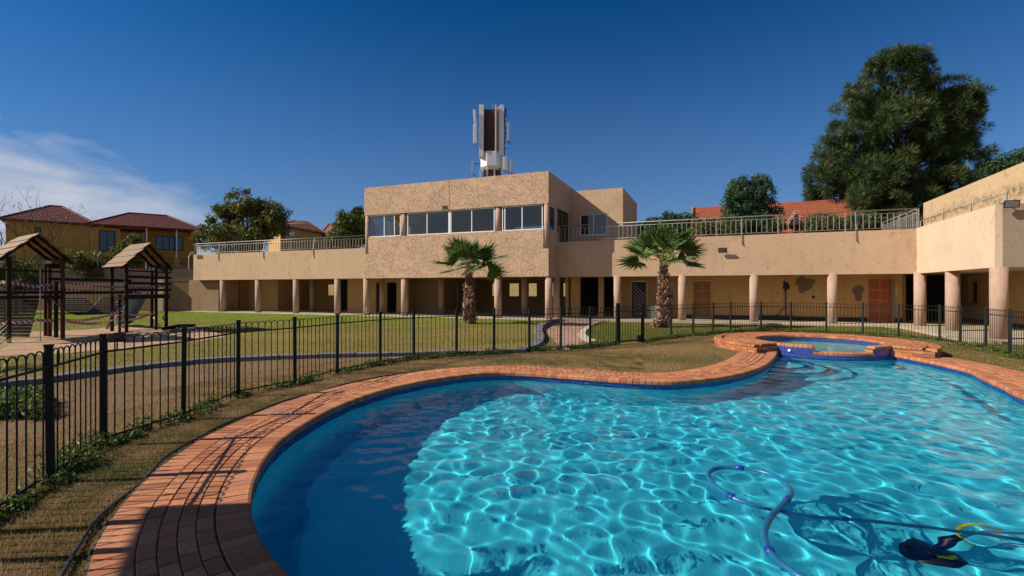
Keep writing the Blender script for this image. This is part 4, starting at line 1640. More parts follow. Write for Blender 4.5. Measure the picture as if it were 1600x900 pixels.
# patches where the plaster has come away: thin grey render, standing proud
def patch(s0, z0, r_, ry, seed, t, mat='stucco_grey'):
    q = random.Random(seed)
    pts = []
    ph = [q.uniform(0, 6.28) for _ in range(4)]
    for k in range(40):
        a = 2 * PI * k / 40
        rr = 1 + .16 * math.sin(3 * a + ph[0]) + .11 * math.sin(5 * a + ph[1]) + .06 * math.sin(9 * a + ph[2])
        pts.append((s0 + r_ * rr * math.cos(a), z0 + ry * rr * math.sin(a)))
    mb = MB()
    n = len(pts)
    mb.v = [tuple(B(x, t - .008, z)) for x, z in pts] + [tuple(B(x, t - .0005, z)) for x, z in pts]
    mb.f = [tuple(range(n))] + [(k, n + k, n + (k + 1) % n, (k + 1) % n) for k in range(n)]
    return mb.build('render_patch', M[mat], club)


M['render_grey'] = flat('grey_render', (.20, .15, .10), .95, 0, .2, .2, .2, 3)
def pz(py, px, t):
    p = B(S(px, t), t)
    return CH + (HY - py) / F * p.y


for px, py, rx, ry, sd, mt in ((1257, 438, .42, .40, 1, 'render_grey'), (1341, 451, .22, .42, 2, 'render_grey'), (1228, 441, .16, .26, 3, 'plinth'), (1271, 458, .07, .09, 4, 'plinth'),
                               (1400, 447, .07, .34, 8, 'stucco_pale'), (1226, 456, .05, .42, 9, 'stucco_grey')):
    patch(S(px, tr_), pz(py, px, tr_), rx, ry, sd, tr_, mt)
# scribbles of damp and old pipes on the back wall
pts = [B(S(1228, tr_), tr_ - .03, z) for z in (2.0, 1.5, 1.0, .35)]
MB().tube(pts, .022, 6).build('waste_pipe', M['plinth'], club)
MB().tube([B(S(1213, tr_), tr_ - .03, .32), B(S(1228, tr_), tr_ - .03, .85)], .02, 6).build('waste_pipe', M['plinth'], club)
MB().tube([B(S(1190, tr_), tr_ - .03, .33), B(S(1213, tr_), tr_ - .03, .33), B(S(1240, tr_), tr_ - .03, .36)], .015, 6).build('waste_pipe', M['plinth'], club)
# two red capped brackets up high
for px in (1224, 1232):
    MB().bb(S(px, tr_), S(px, tr_) + .13, tr_ - .05, tr_ - .001, 2.33, 2.44).build('bracket', M['pink_paint'], club)

# floodlights
def floodlight(s, t, z, nrm, w=.42, h=.30, tilt=.5):
    """nrm: 's-' faces -t ; box hung on an arm"""
    d = Vector((-VX, -VY, 0)) if nrm == 't-' else Vector((-UX, -UY, 0))
    side = Vector((UX, UY, 0)) if nrm == 't-' else Vector((-VX, -VY, 0))
    p = B(s, t, z)
    c0 = p + d * .22
    fwd = (d * math.cos(tilt) - Vector((0, 0, 1)) * math.sin(tilt)).normalized()
    up = fwd.cross(side).normalized()
    if up.z < 0: up = -up
    mb = MB()
    k = [c0 - fwd * .05 + side * (sx * w * .42) + up * (uy * h * .42) for sx, uy in ((-1, -1), (1, -1), (1, 1), (-1, 1))]
    q = [c0 + fwd * .06 + side * (sx * w * .5) + up * (uy * h * .5) for sx, uy in ((-1, -1), (1, -1), (1, 1), (-1, 1))]
    mb.hexa(k + q)
    f = mb.build('floodlight', M['black_plastic'], club)
    q2 = [c0 + fwd * .061 + side * (sx * w * .42) + up * (uy * h * .4) for sx, uy in ((-1, -1), (1, -1), (1, 1), (-1, 1))]
    q3 = [x + fwd * .006 for x in q2]
    MB().hexa(q2 + q3).build('lens', M['lamp_glass'], f)
    MB().tube([p, p + d * .12, c0 - fwd * .05], .018, 6).build('arm', M['black_plastic'], f)
    return f


floodlight(S(698.5, 0), 0, 6.62, 't-', .34, .22)
floodlight(S(1129, T_R), T_R, pz(385, 1129, T_R), 't-', .42, .26)
floodlight(S(1574, T_E), T_E, CH + (HY - 314) / F * B(S(1574, T_E), T_E).y, 't-', .40, .25, .25)
floodlight(S_L + .3, .12, 4.55, 't-', .5, .3, .3)

# ------------------------------------------------------------------ terrace railings
def railing(name, label, P0, P1, z0, ztop, pitch, mids=(.18,), brackets=(), out=None, slope=0, zlow=None, cat='railing', postn=3.0):
    t_ = thing(name, label, cat, (P0[0], P0[1], z0), 'terrace railings')
    P0, P1 = Vector((P0[0], P0[1], 0)), Vector((P1[0], P1[1], 0))
    L_ = (P1 - P0).length
    d = (P1 - P0) / L_
    up = Vector((0, 0, 1))
    zl = z0 + .10 if zlow is None else zlow
    MB().tube([P0 + up * ztop, P1 + up * (ztop + slope)], .027, 8).build('handrail', M['galv'], t_, smooth=True)
    for mz in mids:
        MB().tube([P0 + up * (ztop - mz), P1 + up * (ztop - mz + slope)], .018, 6).build('rail', M['galv'], t_, smooth=True)
    MB().tube([P0 + up * zl, P1 + up * (zl + slope)], .018, 6).build('rail', M['galv'], t_, smooth=True)
    n = int(L_ / pitch)
    me = MB().box(-.013, .013, -.013, .013, zl, ztop - mids[-1]).mesh('baluster', M['galv'])
    ang = math.atan2(d.y, d.x)
    for k in range(n):
        p = P0 + d * (pitch * (k + .5))
        inst('baluster', me, (p.x, p.y, slope * (k + .5) / n), (0, 0, ang), t_)
    np_ = max(1, int(round(L_ / postn)))
    for k in range(np_ + 1):
        p = P0 + d * (L_ * k / np_)
        MB().box(p.x - .022, p.x + .022, p.y - .022, p.y + .022, z0 - .02, ztop).build('post', M['galv'], t_)
    for s_ in brackets:          # stays that hang down the face of the parapet
        p = P0 + d * s_
        o_ = Vector((-VX, -VY, 0))
        b_ = MB().beam(p + up * (ztop - .02), p + o_ * .12 + up * (z0 + .05), .035, .035).beam(p + o_ * .12 + up * (z0 + .06), p + o_ * .14 + up * (z0 - .48), .03, .04)
        b_.beam(p + o_ * .06 + up * (z0 - .03), p + o_ * .17 + up * (z0 - .50), .02, .03)
        b_.build('stay', M['galv'], t_)
    return t_


a, b = B(S_L + .05, .22), B(S_B0 - .05, .22)
railing('terrace_railing', 'grey steel railing on the left wing parapet beside the tree', a, b, ZP - .08, 5.24, .24, (.17,),
        [S(px, .12) - S_L for px in (341, 411, 489)])
a, b = B(.05, T_R + .1), B(S_R + .1, T_R + .1)
railing('terrace_railing', 'long grey steel railing on the right wing in front of the red roof', a, b, ZP, 5.45, .24, (.17,),
        [S(px, T_R) - .05 for px in (1159, 1337)])
a, b = B(S_R + .1, T_R + .3), B(S_R + .1, 7.0)
railing('terrace_railing', 'short railing running back from the corner below the pine', a, b, ZP, 5.45, .24, (.17,))
a, b = B(18.9, 7.0), B(18.9, -1.5)
railing('terrace_railing', 'low hand rail against the tall weathered wall', a, b, 4.35, 5.45, .45, (.35,), zlow=4.75)

# ------------------------------------------------------------------ water tower with aerials
tp = np.array([(768 - 800) / F * 58, 58.0])
tower = thing('aerial_tower', 'white finned tower with mobile phone aerials behind the clubhouse', 'tower', (tp[0], tp[1], 0))
sc_px = 58 / F
def TZ(py): return CH + (HY - py) * sc_px
def TX(px): return (px - CX) * sc_px
z_top, z_c0, z_c1 = TZ(165), TZ(262), TZ(235)
MB().box(TX(756), TX(783), 57.2, 59.2, 0, z_c0 + .3).build('shaft', M['maroon'], tower)
MB().box(TX(756.5), TX(775), 57.6, 59.2, z_c1 - .2, TZ(166.5)).build('recess', M['maroon'], tower)
for k in range(7):
    x = TX(757.5 + k * 2.5)
    MB().box(x, x + .07, 57.48, 57.6, z_c1 - .1, TZ(167 + (k % 2))).build('rib', M['maroon'], tower)
MB().box(TX(749.5), TX(756.5), 56.6, 58.4, TZ(243), TZ(164)).build('fin', M['white_paint'], tower)
MB().box(TX(774), TX(776), 56.5, 58.2, TZ(237), TZ(165)).build('fin', M['white_paint'], tower)
MB().box(TX(776.05), TX(780.5), 57.2, 58.6, TZ(237), TZ(165)).build('panel', M['tan_paint'], tower)
MB().box(TX(780.5), TX(787.5), 56.9, 59.4, TZ(240), TZ(163)).build('fin', M['white_paint'], tower)
octo = [(TX(769) + 1.42 * math.cos(R(22.5 + 45 * k)), 57.9 + 1.42 * math.sin(R(22.5 + 45 * k))) for k in range(8)]
octo2 = [(TX(769) + 1.12 * math.cos(R(22.5 + 45 * k)), 57.9 + 1.12 * math.sin(R(22.5 + 45 * k))) for k in range(8)]
mb = MB()
mb.v = [(*p, z_c0) for p in octo2] + [(*p, z_c0 + .35) for p in octo] + [(*p, z_c1) for p in octo]
for k in range(8):
    j = (k + 1) % 8
    mb.f += [(k, j, 8 + j, 8 + k), (8 + k, 8 + j, 16 + j, 16 + k)]
mb.f += [tuple(range(7, -1, -1)), tuple(range(16, 24))]
mb.build('collar', M['white_paint'], tower)
for k in range(4):
    x = TX(750 + k * 11)
    MB().box(x, x + .16, 56.9, 57.1, TZ(300), z_c0 + .05).build('strut', M['white_paint'], tower)
MB().tube([(TX(769.5), 58, TZ(165)), (TX(769.5), 58, TZ(156))], .02, 5).build('lightning_rod', M['antenna_grey'], tower)


def aerial(px0, px1, py0, py1, y=56.4, lean=0, mat='white_paint'):
    x0, x1 = TX(px0), TX(px1)
    z0, z1 = TZ(py1), TZ(py0)
    a_ = MB().hexa([(x0, y, z0), (x1, y, z0), (x1, y + .16, z0), (x0, y + .16, z0), (x0 - lean, y - .03, z1), (x1 - lean, y - .03, z1), (x1 - lean, y + .13, z1), (x0 - lean, y + .13, z1)])
    o = a_.build('aerial', M[mat], tower, bevel=.03)
    xm = (x0 + x1) / 2
    MB().tube([(xm, y + .3, z0 - .25), (xm, y + .3, z1 + .1)], .04, 6).build('pole', M['antenna_grey'], o)
    for zz in (z0 + .2, z1 - .2):
        MB().beam((xm, y + .1, zz), (xm, y + .55, zz), .05, .05).build('clamp', M['black_plastic'], o)
    for q in range(3):
        MB().tube([(xm - .08 + .08 * q, y + .1, z0), (xm + .1 + .04 * q, y + .2, z0 - .35), (xm + .25, y + .8, z0 - .1)], .018, 5).build('cable', M['black_plastic'], o)
    return o


aerial(742.5, 746.3, 173, 197, lean=.12)
aerial(741, 746.5, 196, 224)
aerial(793, 797, 192, 220, mat='antenna_grey')
aerial(788.5, 791.5, 171, 180, mat='black_plastic')
aerial(739, 742, 252, 269, mat='antenna_grey')
aerial(786, 791, 244, 264, mat='white_paint')
aerial(791.5, 795.5, 246, 266, mat='antenna_grey')
aerial(797.5, 801, 249, 268, mat='antenna_grey')
MB().tube([(TX(788), 57.6, TZ(175)), (TX(789.5), 57.3, TZ(205)), (TX(787.7), 57.2, TZ(225)), (TX(788.5), 57.2, TZ(255))], .07, 6).build('cable_run', M['black_plastic'], tower)
for py in (190, 200, 207, 214, 222, 231):
    MB().beam((TX(786), 57.1, TZ(py)), (TX(793), 56.7, TZ(py - 1)), .05, .05).build('rung', M['black_plastic'], tower)
for py in (182, 196, 209, 222, 232): MB().beam((TX(746), 56.7, TZ(py)), (TX(752), 57.1, TZ(py)), .05, .05).build('rung', M['black_plastic'], tower)
MB().beam((TX(738), 56.6, TZ(254)), (TX(752), 56.9, TZ(254)), .06, .06).build('rung', M['black_plastic'], tower)

# ================================================================== SHADE SLAB, unseen left of the camera: added to cast the near paving's shadow
sh = thing('shade_slab', 'unseen flat slab added to shade the near paving', 'shade slab', (-6.5, 1.0, 0))
zr = 3.6
shift = zr / math.tan(SUN_EL)
dx, dy = shift * math.cos(SUN_AZ), shift * math.sin(SUN_AZ)
corner = [(-2.83 - dx, 3.86 - dy), (-1.9 - dx, 2.45 - dy), (-1.6 - dx, 1.9 - dy), (.4 - dx, .6 - dy), (.9 - dx, 3.96 - dy)]
quad = [(-2.83 - dx, 3.86 - dy), (-1.25 - dx, 1.0 - dy), (-.9 - dx, 1.2 - dy), (-1.0 - dx, 4.08 - dy)]
MB().prism(quad, zr, zr + .14).build('roof', M['concrete'], sh)  # outline set back along the sun from the wanted shadow
for x, y in ((-4.65, .75), (-3.3, 1.3)):
    pass
cxq = sum(q[0] for q in quad) / 4
cyq = sum(q[1] for q in quad) / 4
MB().cyl(cxq + .3, cyq - 1.0, -.05, zr, .09).build('slab_prop', M['pebble'], sh)

# ================================================================== PALMS
def fan_frond(name, seed, rad=.95, pet=.75, nseg=26, spread_=R(205), droop=.25):
    q = random.Random(seed)
    V, Fa = [], []

    def add(*pts):
        n = len(V)
        V.extend(pts)
        Fa.append(tuple(range(n, n + len(pts))))
    # leaf lies in local XZ-ish plane: petiole along +X, blade normal mostly +Z
    cx = pet
    for k in range(nseg):
        a = -spread_ / 2 + spread_ * (k + .5) / nseg + q.gauss(0, .02)
        L_ = rad * (.80 + .2 * math.cos(a * .8)) * q.uniform(.92, 1.05)
        ca, sa = math.cos(a), math.sin(a)
        wv = rad * .042
        cup = .20 * (1 - math.cos(a))
        def P(r, side=0, lift=0):
            z = -droop * (r / rad) ** 2.2 * rad + cup * r * .5 + lift
            return (cx + ca * r - sa * side, sa * r + ca * side, z)
        fold = .018
        r1, r2, r3 = L_ * .12, L_ * .55, L_
        tipz = q.uniform(-.10, .03)
        add(P(r1, -wv * .35), P(r2, -wv, -fold), P(r2, 0, fold), P(r1, 0, fold * .4))
        add(P(r1, 0, fold * .4), P(r2, 0, fold), P(r2, wv, -fold), P(r1, wv * .35))
        add(P(r2, -wv, -fold), P(r3, 0, tipz), P(r2, 0, fold))
        add(P(r2, 0, fold), P(r3, 0, tipz), P(r2, wv, -fold))
        # webbing to the next segment
    n = len(V)
    a0 = -spread_ / 2
    hub = []
    for k in range(13):
        a = a0 + spread_ * k / 12
        r = rad * .50
        hub.append((cx + math.cos(a) * r, math.sin(a) * r, -droop * .15 * r + .20 * (1 - math.cos(a)) * r * .5 - .01 * (k % 2)))
    c0 = len(V)
    V.append((cx - .01, 0, 0))
    V.extend(hub)
    for k in range(12): Fa.append((c0, c0 + 1 + k, c0 + 2 + k))
    me = bpy.data.meshes.new(name)
    me.from_pydata(V, [], Fa)
    me.materials.append(M['palm_leaf'])
    me.update()
    mp = MB().tube([(0, 0, -.02), (pet * .5, 0, .035), (pet, 0, 0)], [.022, .014, .009], 5).mesh('petiole', M['petiole'])
    return me, mp


FR = [fan_frond('frond', s_, rad=r_, pet=p_, droop=d_) for s_, r_, p_, d_ in ((1, .80, .72, .0), (2, .88, .80, .06), (3, .72, .62, .18), (4, .82, .68, .03))]


def fan_palm(label, x, y, h, r0, r1, scale, seed, dirs, z0=0.05):
    q = random.Random(seed)
    t = thing('fan_palm', label, 'palm tree', (x, y, z0), 'fan palms on the lawn')
    n = 14
    MB().tube([(x + .02 * math.sin(k), y, z0 - .1 + (h + .1) * k / n) for k in range(n + 1)],
              [r0 * 1.12 if k == 0 else (r0 + (r1 - r0) * (k / n) ** 1.25) * .86 for k in range(n + 1)], 12).build('trunk', M['bark'], t)
    tv, tf, Ms, off = [], [], [], []
    mb = MB()
    rows = int(h / .10)
    for k in range(rows):
        f = k / rows
        r = (r0 + (r1 - r0) * f ** 1.25) * .88
        zc = z0 + .03 + h * f
        m_ = max(6, int(2 * PI * r / .115))
        for j in range(m_):
            a = 2 * PI * (j + .5 * (k % 2) + q.uniform(-.15, .15)) / m_
            w = q.uniform(.04, .075)
            L_ = q.uniform(.10, .22)
            outv = q.uniform(.3, 1.2)
            ca, sa = math.cos(a), math.sin(a)
            b0 = Vector((x + ca * r, y + sa * r, zc))
            tx = Vector((-sa, ca, 0))
            up = Vector((ca * outv, sa * outv, 1)).normalized()
            nr = Vector((ca, sa, -outv)).normalized() * .018
            p = [b0 - tx * w, b0 + tx * w, b0 + up * L_ + tx * w * .55, b0 + up * L_ - tx * w * .55]
            mb.v += [tuple(v_) for v_ in p] + [tuple(v_ + nr) for v_ in p]
            i = len(mb.v) - 8
            mb.f += [(i, i + 1, i + 2, i + 3), (i + 4, i + 7, i + 6, i + 5), (i, i + 4, i + 5, i + 1), (i + 1, i + 5, i + 6, i + 2), (i + 2, i + 6, i + 7, i + 3), (i + 3, i + 7, i + 4, i)]
    mb.build('leaf_base', M['palm_boot'], t, kind='stuff')
    for k, (az_, el_, s_) in enumerate(dirs):
        me, mp = FR[k % 4]
        roll = q.uniform(-.8, .8)
        rot = Matrix.Rotation(az_, 3, 'Z') @ Matrix.Rotation(-el_, 3, 'Y') @ Matrix.Rotation(roll, 3, 'X')
        e = rot.to_euler()
        zz = z0 + h - .05 + q.uniform(-.1, .12)
        o = inst('frond', me, (x + .05 * math.cos(az_), y + .05 * math.sin(az_), zz), e, t, (scale * s_,) * 3)
        p = bpy.data.objects.new('petiole', mp)
        COL.objects.link(p)
        p.parent = o
    return t


def spiral(n, seed, lo=-.35, hi=1.25):
    q = random.Random(seed)
    out = []
    for k in range(n):
        f = k / (n - 1)
        out.append((k * 2.399 + q.uniform(-.2, .2), lo + (hi - lo) * f ** .9 + q.uniform(-.12, .12), q.uniform(.85, 1.08) * (1 - .15 * f)))
    return out


px_, py_ = G(733, 500.5, .05)
fan_palm('smaller fan palm with a shaggy trunk in front of the tall block', px_, py_, 2.75, .31, .10, 1.18, 3, spiral(23, 17, -.12, 1.5))
px_, py_ = G(1037, 505, .02)
fan_palm('larger fan palm with a broad crown beside the green bin', px_, py_, 3.05, .31, .11, 1.42, 8, spiral(21, 9, -.06, 1.45), .02)
# young sucker at the foot of the larger palm
bx_, by_ = G(1025, 506, .02)
mb = MB()
for k in range(60):
    a, e_ = rnd.uniform(0, 6.28), rnd.uniform(.1, 1.3)
    p = Vector((bx_ + .14 * math.cos(a) * rnd.random(), by_ + .14 * math.sin(a) * rnd.random(), .02 + rnd.uniform(0, .3)))
    d_ = Vector((math.cos(a) * math.cos(e_), math.sin(a) * math.cos(e_), math.sin(e_)))
    mb.beam(p, p + d_ * rnd.uniform(.08, .2), .06, .02)
mb.tube([(bx_, by_, -.02), (bx_, by_, .30)], [.16, .10], 8)
tag(mb.build('palm_stump', M['palm_boot']), 'small shaggy palm stump at the foot of the larger palm', 'stump')

# ================================================================== TREES
def tubes_branches(mb, p, d, L_, r, depth, q, tips, spreadA=.6, n=4):
    pts, rad = [p], [r]
    cur, dd = Vector(p), Vector(d)
    for k in range(3):
        dd = (dd + Vector((q.gauss(0, .12), q.gauss(0, .12), q.gauss(.03, .08)))).normalized()
        cur = cur + dd * L_ / 3
        pts.append(cur.copy())
        rad.append(r * (1 - .14 * (k + 1)))
    mb.tube(pts, rad, 6 if depth > 1 else 4, caps=False)
    if depth == 0:
        tips.append((cur, dd))
        return
    for k in range(n):
        a = 2 * PI * k / n + q.uniform(0, 1.5)
        side = dd.cross(Vector((math.cos(a), math.sin(a), .3))).normalized()
        nd = (dd * math.cos(spreadA) + side * math.sin(spreadA)).normalized()
        f = q.uniform(.45, 1.0)
        st = pts[-1] if f > .7 else pts[-2]
        tubes_branches(mb, st, nd, L_ * q.uniform(.6, .8), r * .52, depth - 1, q, tips, spreadA, n)


LEAF = (np.array([[-.5, 0, 0], [0, -.22, .06], [.5, 0, 0], [0, .22, .06]]), [(0, 1, 2, 3)])


def clump_tree(name, label, base, blobs, nclump, nleaf, leafsize, mat, seed, clump_r=.5, cat='tree', group=None, trunk=True, trunk_r=.25, bark='bark', flat_=1.0, gaps=0.0, tone_lo=0., shell=.72):
    """blobs: (x, y, z, rx, ry, rz) relative to base; leaves gathered in clumps on the blob shells"""
    r_ = np.random.default_rng(seed)
    q = random.Random(seed)
    t = thing(name, label, cat, base, group)
    bl = np.array(blobs, float)
    vol = bl[:, 3] * bl[:, 4] * bl[:, 5]
    pick = r_.choice(len(bl), nclump, p=vol ** .7 / (vol ** .7).sum())
    u = r_.normal(size=(nclump, 3))
    u /= np.linalg.norm(u, axis=1)[:, None]
    rad = shell + (1 - shell) * r_.random(nclump) ** .6
    inner = r_.random(nclump) < .18
    rad[inner] *= r_.uniform(.3, .8, inner.sum())
    cc = bl[pick, :3] + u * rad[:, None] * bl[pick, 3:]
    cs = clump_r * r_.uniform(.55, 1.35, nclump)
    ctone = r_.uniform(0, 1, nclump)
    k = r_.integers(0, nclump, nleaf)
    v = r_.normal(size=(nleaf, 3))
    v /= np.linalg.norm(v, axis=1)[:, None]
    pos = cc[k] + v * (cs[k] * r_.random(nleaf) ** .45)[:, None] * np.array([1, 1, flat_])
    tone = np.clip(tone_lo + .55 * ctone[k] + .45 * r_.random(nleaf), 0, 1)
    Mr = rand_rot(nleaf, r_) * (leafsize * r_.uniform(.6, 1.4, nleaf))[:, None, None]
    V, Fa = spread(LEAF[0], LEAF[1], Mr, pos + np.array(base))
    np_obj('crown', V, Fa, M[mat], np.repeat(tone, 4), t, kind='stuff')
    if trunk:
        mb = MB()
        bz = float(bl[:, 2].min())
        top_ = Vector((float(bl[:, 0].mean()), float(bl[:, 1].mean()), float(bl[:, 2].mean())))
        B0 = Vector(base)
        mb.tube([B0 - Vector((0, 0, .2)), B0 + top_ * .35, B0 + top_ * .8], [trunk_r * 1.15, trunk_r * .85, trunk_r * .55], 10)
        for b in bl[:14]:
            c_ = B0 + Vector(b[:3])
            mb.tube([B0 + top_ * q.uniform(.3, .6), (B0 + top_ * .55 + c_) / 2 + Vector((0, 0, .1)), c_], [trunk_r * .4, trunk_r * .25, trunk_r * .08], 6)
        for i in range(0, nclump, max(1, nclump // 60)):
            c_ = B0 + Vector(cc[i])
            b = B0 + Vector(bl[pick[i], :3])
            mb.tube([b, c_], [trunk_r * .10, trunk_r * .03], 4)
        mb.build('trunk', M[bark], t)
    return t


def blobs_px(lst, Y, depthf=.8):
    """blobs given as photograph outlines at distance Y: (px, py, rpx, rpy)"""
    k = Y / F
    return [((px - CX) * k, Y, CH + (HY - py) * k, rx * k, rx * k * depthf, ry * k) for px, py, rx, ry in lst]



def rel(bl, base): return [(b[0] - base[0], b[1] - base[1] + dy_, b[2] - base[2], b[3], b[4], b[5]) for b, dy_ in zip(bl, [rnd.uniform(-1, 1) * b[3] * .5 for b in bl])]


# big pine at the right: every tuft is a star of needles
def pine(label, base, blobs, ntuft, seed, size=.55):
    r_ = np.random.default_rng(seed)
    t = thing('pine_tree', label, 'pine tree', base)
    bl = np.array(blobs, float)
    vol = bl[:, 3] * bl[:, 4] * bl[:, 5]
    nc_ = 620
    pick = r_.choice(len(bl), nc_, p=vol ** .62 / (vol ** .62).sum())
    u = r_.normal(size=(nc_, 3))
    u /= np.linalg.norm(u, axis=1)[:, None]
    rad = .62 + .40 * r_.random(nc_)
    cc = bl[pick, :3] + u * rad[:, None] * bl[pick, 3:]
    cr = r_.uniform(.5, 1.2, nc_)
    k = r_.integers(0, nc_, ntuft)
    v = r_.normal(size=(ntuft, 3))
    v /= np.linalg.norm(v, axis=1)[:, None]
    v = v + .5 * u[k]
    v /= np.linalg.norm(v, axis=1)[:, None]
    pos = cc[k] + v * (cr[k] * (.55 + .5 * r_.random(ntuft)))[:, None]
    u = v
    nn = 64
    uv = r_.normal(size=(nn, 3))
    uv[:, 2] += .35
    uv /= np.linalg.norm(uv, axis=1)[:, None]
    tv, tf = [], []
    for i, d in enumerate(uv):
        side = np.cross(d, r_.normal(size=3))
        side /= np.linalg.norm(side)
        b = len(tv)
        L_ = r_.uniform(.75, 1.0)
        tv += [side * .01 + d * .05, d * .55 * L_ + side * .028, d * L_, d * .55 * L_ - side * .028]
        tf.append((b, b + 1, b + 2, b + 3))
    s_ = size * r_.uniform(.75, 1.2, ntuft)
    Mr = rotz(r_.uniform(0, 2 * PI, ntuft)) * s_[:, None, None]
    off = pos + np.array(base)
    V, Fa = spread(tv, tf, Mr, off)
    Vr = V.reshape(ntuft, -1, 3)
    h = (Vr - off[:, None, :])
    Vr = Vr + u[:, None, :] * np.linalg.norm(h, axis=2, keepdims=True) * .2
    ct = r_.random(nc_)
    tip = np.tile(np.array([.0, .30, .55, .30]), nn)  # shade inside each tuft put into the tone: dark base, lighter tips
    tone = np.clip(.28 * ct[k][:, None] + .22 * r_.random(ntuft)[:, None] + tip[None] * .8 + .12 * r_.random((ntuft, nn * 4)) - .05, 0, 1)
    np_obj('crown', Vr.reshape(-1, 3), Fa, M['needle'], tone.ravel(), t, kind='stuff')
    mb = MB()
    B0 = Vector(base)
    zt = float((bl[:, 2] + bl[:, 5]).max())
    mb.tube([B0, B0 + Vector((.2, 0, zt * .4)), B0 + Vector((0, 0, zt * .93))], [.5, .36, .08], 10)
    q = random.Random(seed)
    for i in range(0, ntuft, max(1, ntuft // 240)):
        p = Vector(off[i])
        z0_ = max(2.0, (p.z - B0.z) * q.uniform(.72, .92))
        a_ = B0 + Vector((0, 0, z0_))
        mid = (a_ + p) / 2 + Vector((0, 0, -.25))
        mb.tube([a_, mid, p], [.09, .06, .02], 5)
    mb.build('trunk', M['bark'], t)
    return t


Yp = 46.0
pb = [(1402, 108, 40, 28), (1368, 150, 42, 40), (1430, 150, 48, 45), (1338, 200, 50, 45), (1398, 205, 60, 60), (1470, 190, 42, 50), (1500, 165, 26, 38), (1515, 185, 18, 20),
      (1312, 255, 44, 45), (1365, 275, 60, 60), (1430, 270, 60, 60), (1480, 255, 42, 50), (1300, 305, 34, 45), (1350, 330, 60, 50), (1420, 335, 60, 50), (1480, 320, 42, 45),
      (1378, 100, 18, 16), (1340, 140, 15, 14), (1318, 170, 16, 16), (1518, 150, 14, 14), (1525, 168, 10, 12), (1500, 225, 24, 26), (1512, 268, 20, 12), (1530, 256, 10, 8), (1500, 305, 25, 30), (1455, 210, 40, 60), (1465, 150, 24, 30), (1330, 240, 40, 50), (1290, 280, 22, 26), (1300, 348, 38, 34), (1360, 355, 50, 40), (1430, 355, 55, 40), (1490, 345, 42, 40)]
pb = [(x, y, rx * .80, ry * .82) for x, y, rx, ry in pb]
base = ((1400 - CX) / F * Yp, Yp, 0)
pine('huge dark pine tree rising behind the right wing', base, rel(blobs_px(pb, Yp), base), 3700, 21, .74)

# dense round conifer in front of the red roof
Yc = 42.0
base = ((1165 - CX) / F * Yc, Yc, 0)
cb = [(1158, 300, 22, 26), (1185, 302, 22, 28), (1147, 322, 24, 26), (1172, 330, 34, 30), (1200, 325, 16, 22), (1165, 352, 44, 22), (1156, 285, 9, 13), (1187, 285, 14, 14), (1150, 290, 12, 14)]
clump_tree('conifer', 'dense round topped conifer in front of the red roof', base, rel(blobs_px(cb, Yc), base), 520, 42000, .17, 'leaf_conifer', 5, .36, 'tree', flat_=1.3, shell=.86)

# broad tree left of the tall block
Yt = 48.0
base = ((385 - CX) / F * Yt, Yt, 0)
tbl = [(385, 312, 24, 20), (362, 318, 22, 18), (408, 318, 24, 20), (345, 345, 26, 22), (430, 330, 20, 16), (448, 328, 10, 8), (385, 345, 40, 28), (335, 362, 22, 20), (420, 352, 28, 22), (370, 372, 50, 20), (440, 345, 14, 12), (350, 328, 16, 14)]
clump_tree('broadleaf_tree', 'broad olive green tree above the left wing railing', base, rel(blobs_px(tbl, Yt), base), 330, 30000, .25, 'leaf_tree', 9, .55, 'tree', trunk_r=.4, shell=.7, flat_=.8)

# smaller trees round about
def simple_tree(name, label, bl, Y, nclump, nleaf, ls, mat, seed, cr=.5, cat='tree', tr=.18, **kw):
    cx0 = sum(b[0] for b in bl) / len(bl)
    base = ((cx0 - CX) / F * Y, Y, 0)
    return clump_tree(name, label, base, rel(blobs_px(bl, Y), base), nclump, nleaf, ls, mat, seed, cr, cat, trunk_r=tr, **kw)


simple_tree('broadleaf_tree', 'green bushy tree just left of the tall block', [(548, 342, 22, 14), (560, 330, 12, 10), (530, 352, 14, 12), (565, 350, 20, 20), (545, 368, 34, 14)], 46, 150, 12000, .24, 'leaf_mid', 12, .5)
simple_tree('broadleaf_tree', 'low dark trees seen over the railing right of the rear block', [(1035, 340, 20, 9), (1052, 336, 14, 10), (1020, 350, 22, 10), (1070, 350, 30, 14), (1000, 356, 20, 8)], 50, 160, 12000, .26, 'leaf_dark', 13, .5)
simple_tree('broadleaf_tree', 'dark leafy tree above the tall weathered wall at the right edge', [(1590, 250, 26, 18), (1565, 262, 22, 16), (1620, 240, 30, 24), (1600, 285, 50, 30), (1550, 275, 14, 10)], 36, 160, 14000, .2, 'leaf_dark', 14, .45)
simple_tree('shrub', 'dark green shrub pressed against the railing near the conifer', [(1098, 345, 20, 12), (1140, 350, 26, 14), (1205, 350, 24, 14), (1120, 355, 30, 12)], 40.5, 140, 9000, .18, 'leaf_mid', 15, .35, 'shrub', tr=.08)
simple_tree('shrub', 'leafy shrub in front of the big dark window of the yellow house', [(200, 378, 20, 12), (186, 390, 16, 12), (215, 370, 12, 8), (205, 395, 24, 14)], 41.8, 120, 8000, .17, 'leaf_tree', 16, .35, 'shrub', tr=.08)
simple_tree('shrub', 'spreading green shrub behind the boundary wall at the garage', [(130, 398, 22, 12), (150, 405, 18, 12), (118, 408, 14, 10), (140, 418, 30, 10)], 41, 120, 8000, .17, 'leaf_tree', 17, .35, 'shrub', tr=.08)
simple_tree('shrub', 'green shrub at the left edge below the bare tree', [(20, 410, 26, 16), (48, 420, 18, 16), (0, 425, 26, 18), (30, 440, 36, 14)], 34, 150, 9000, .15, 'leaf_mid', 18, .35, 'shrub', tr=.08)

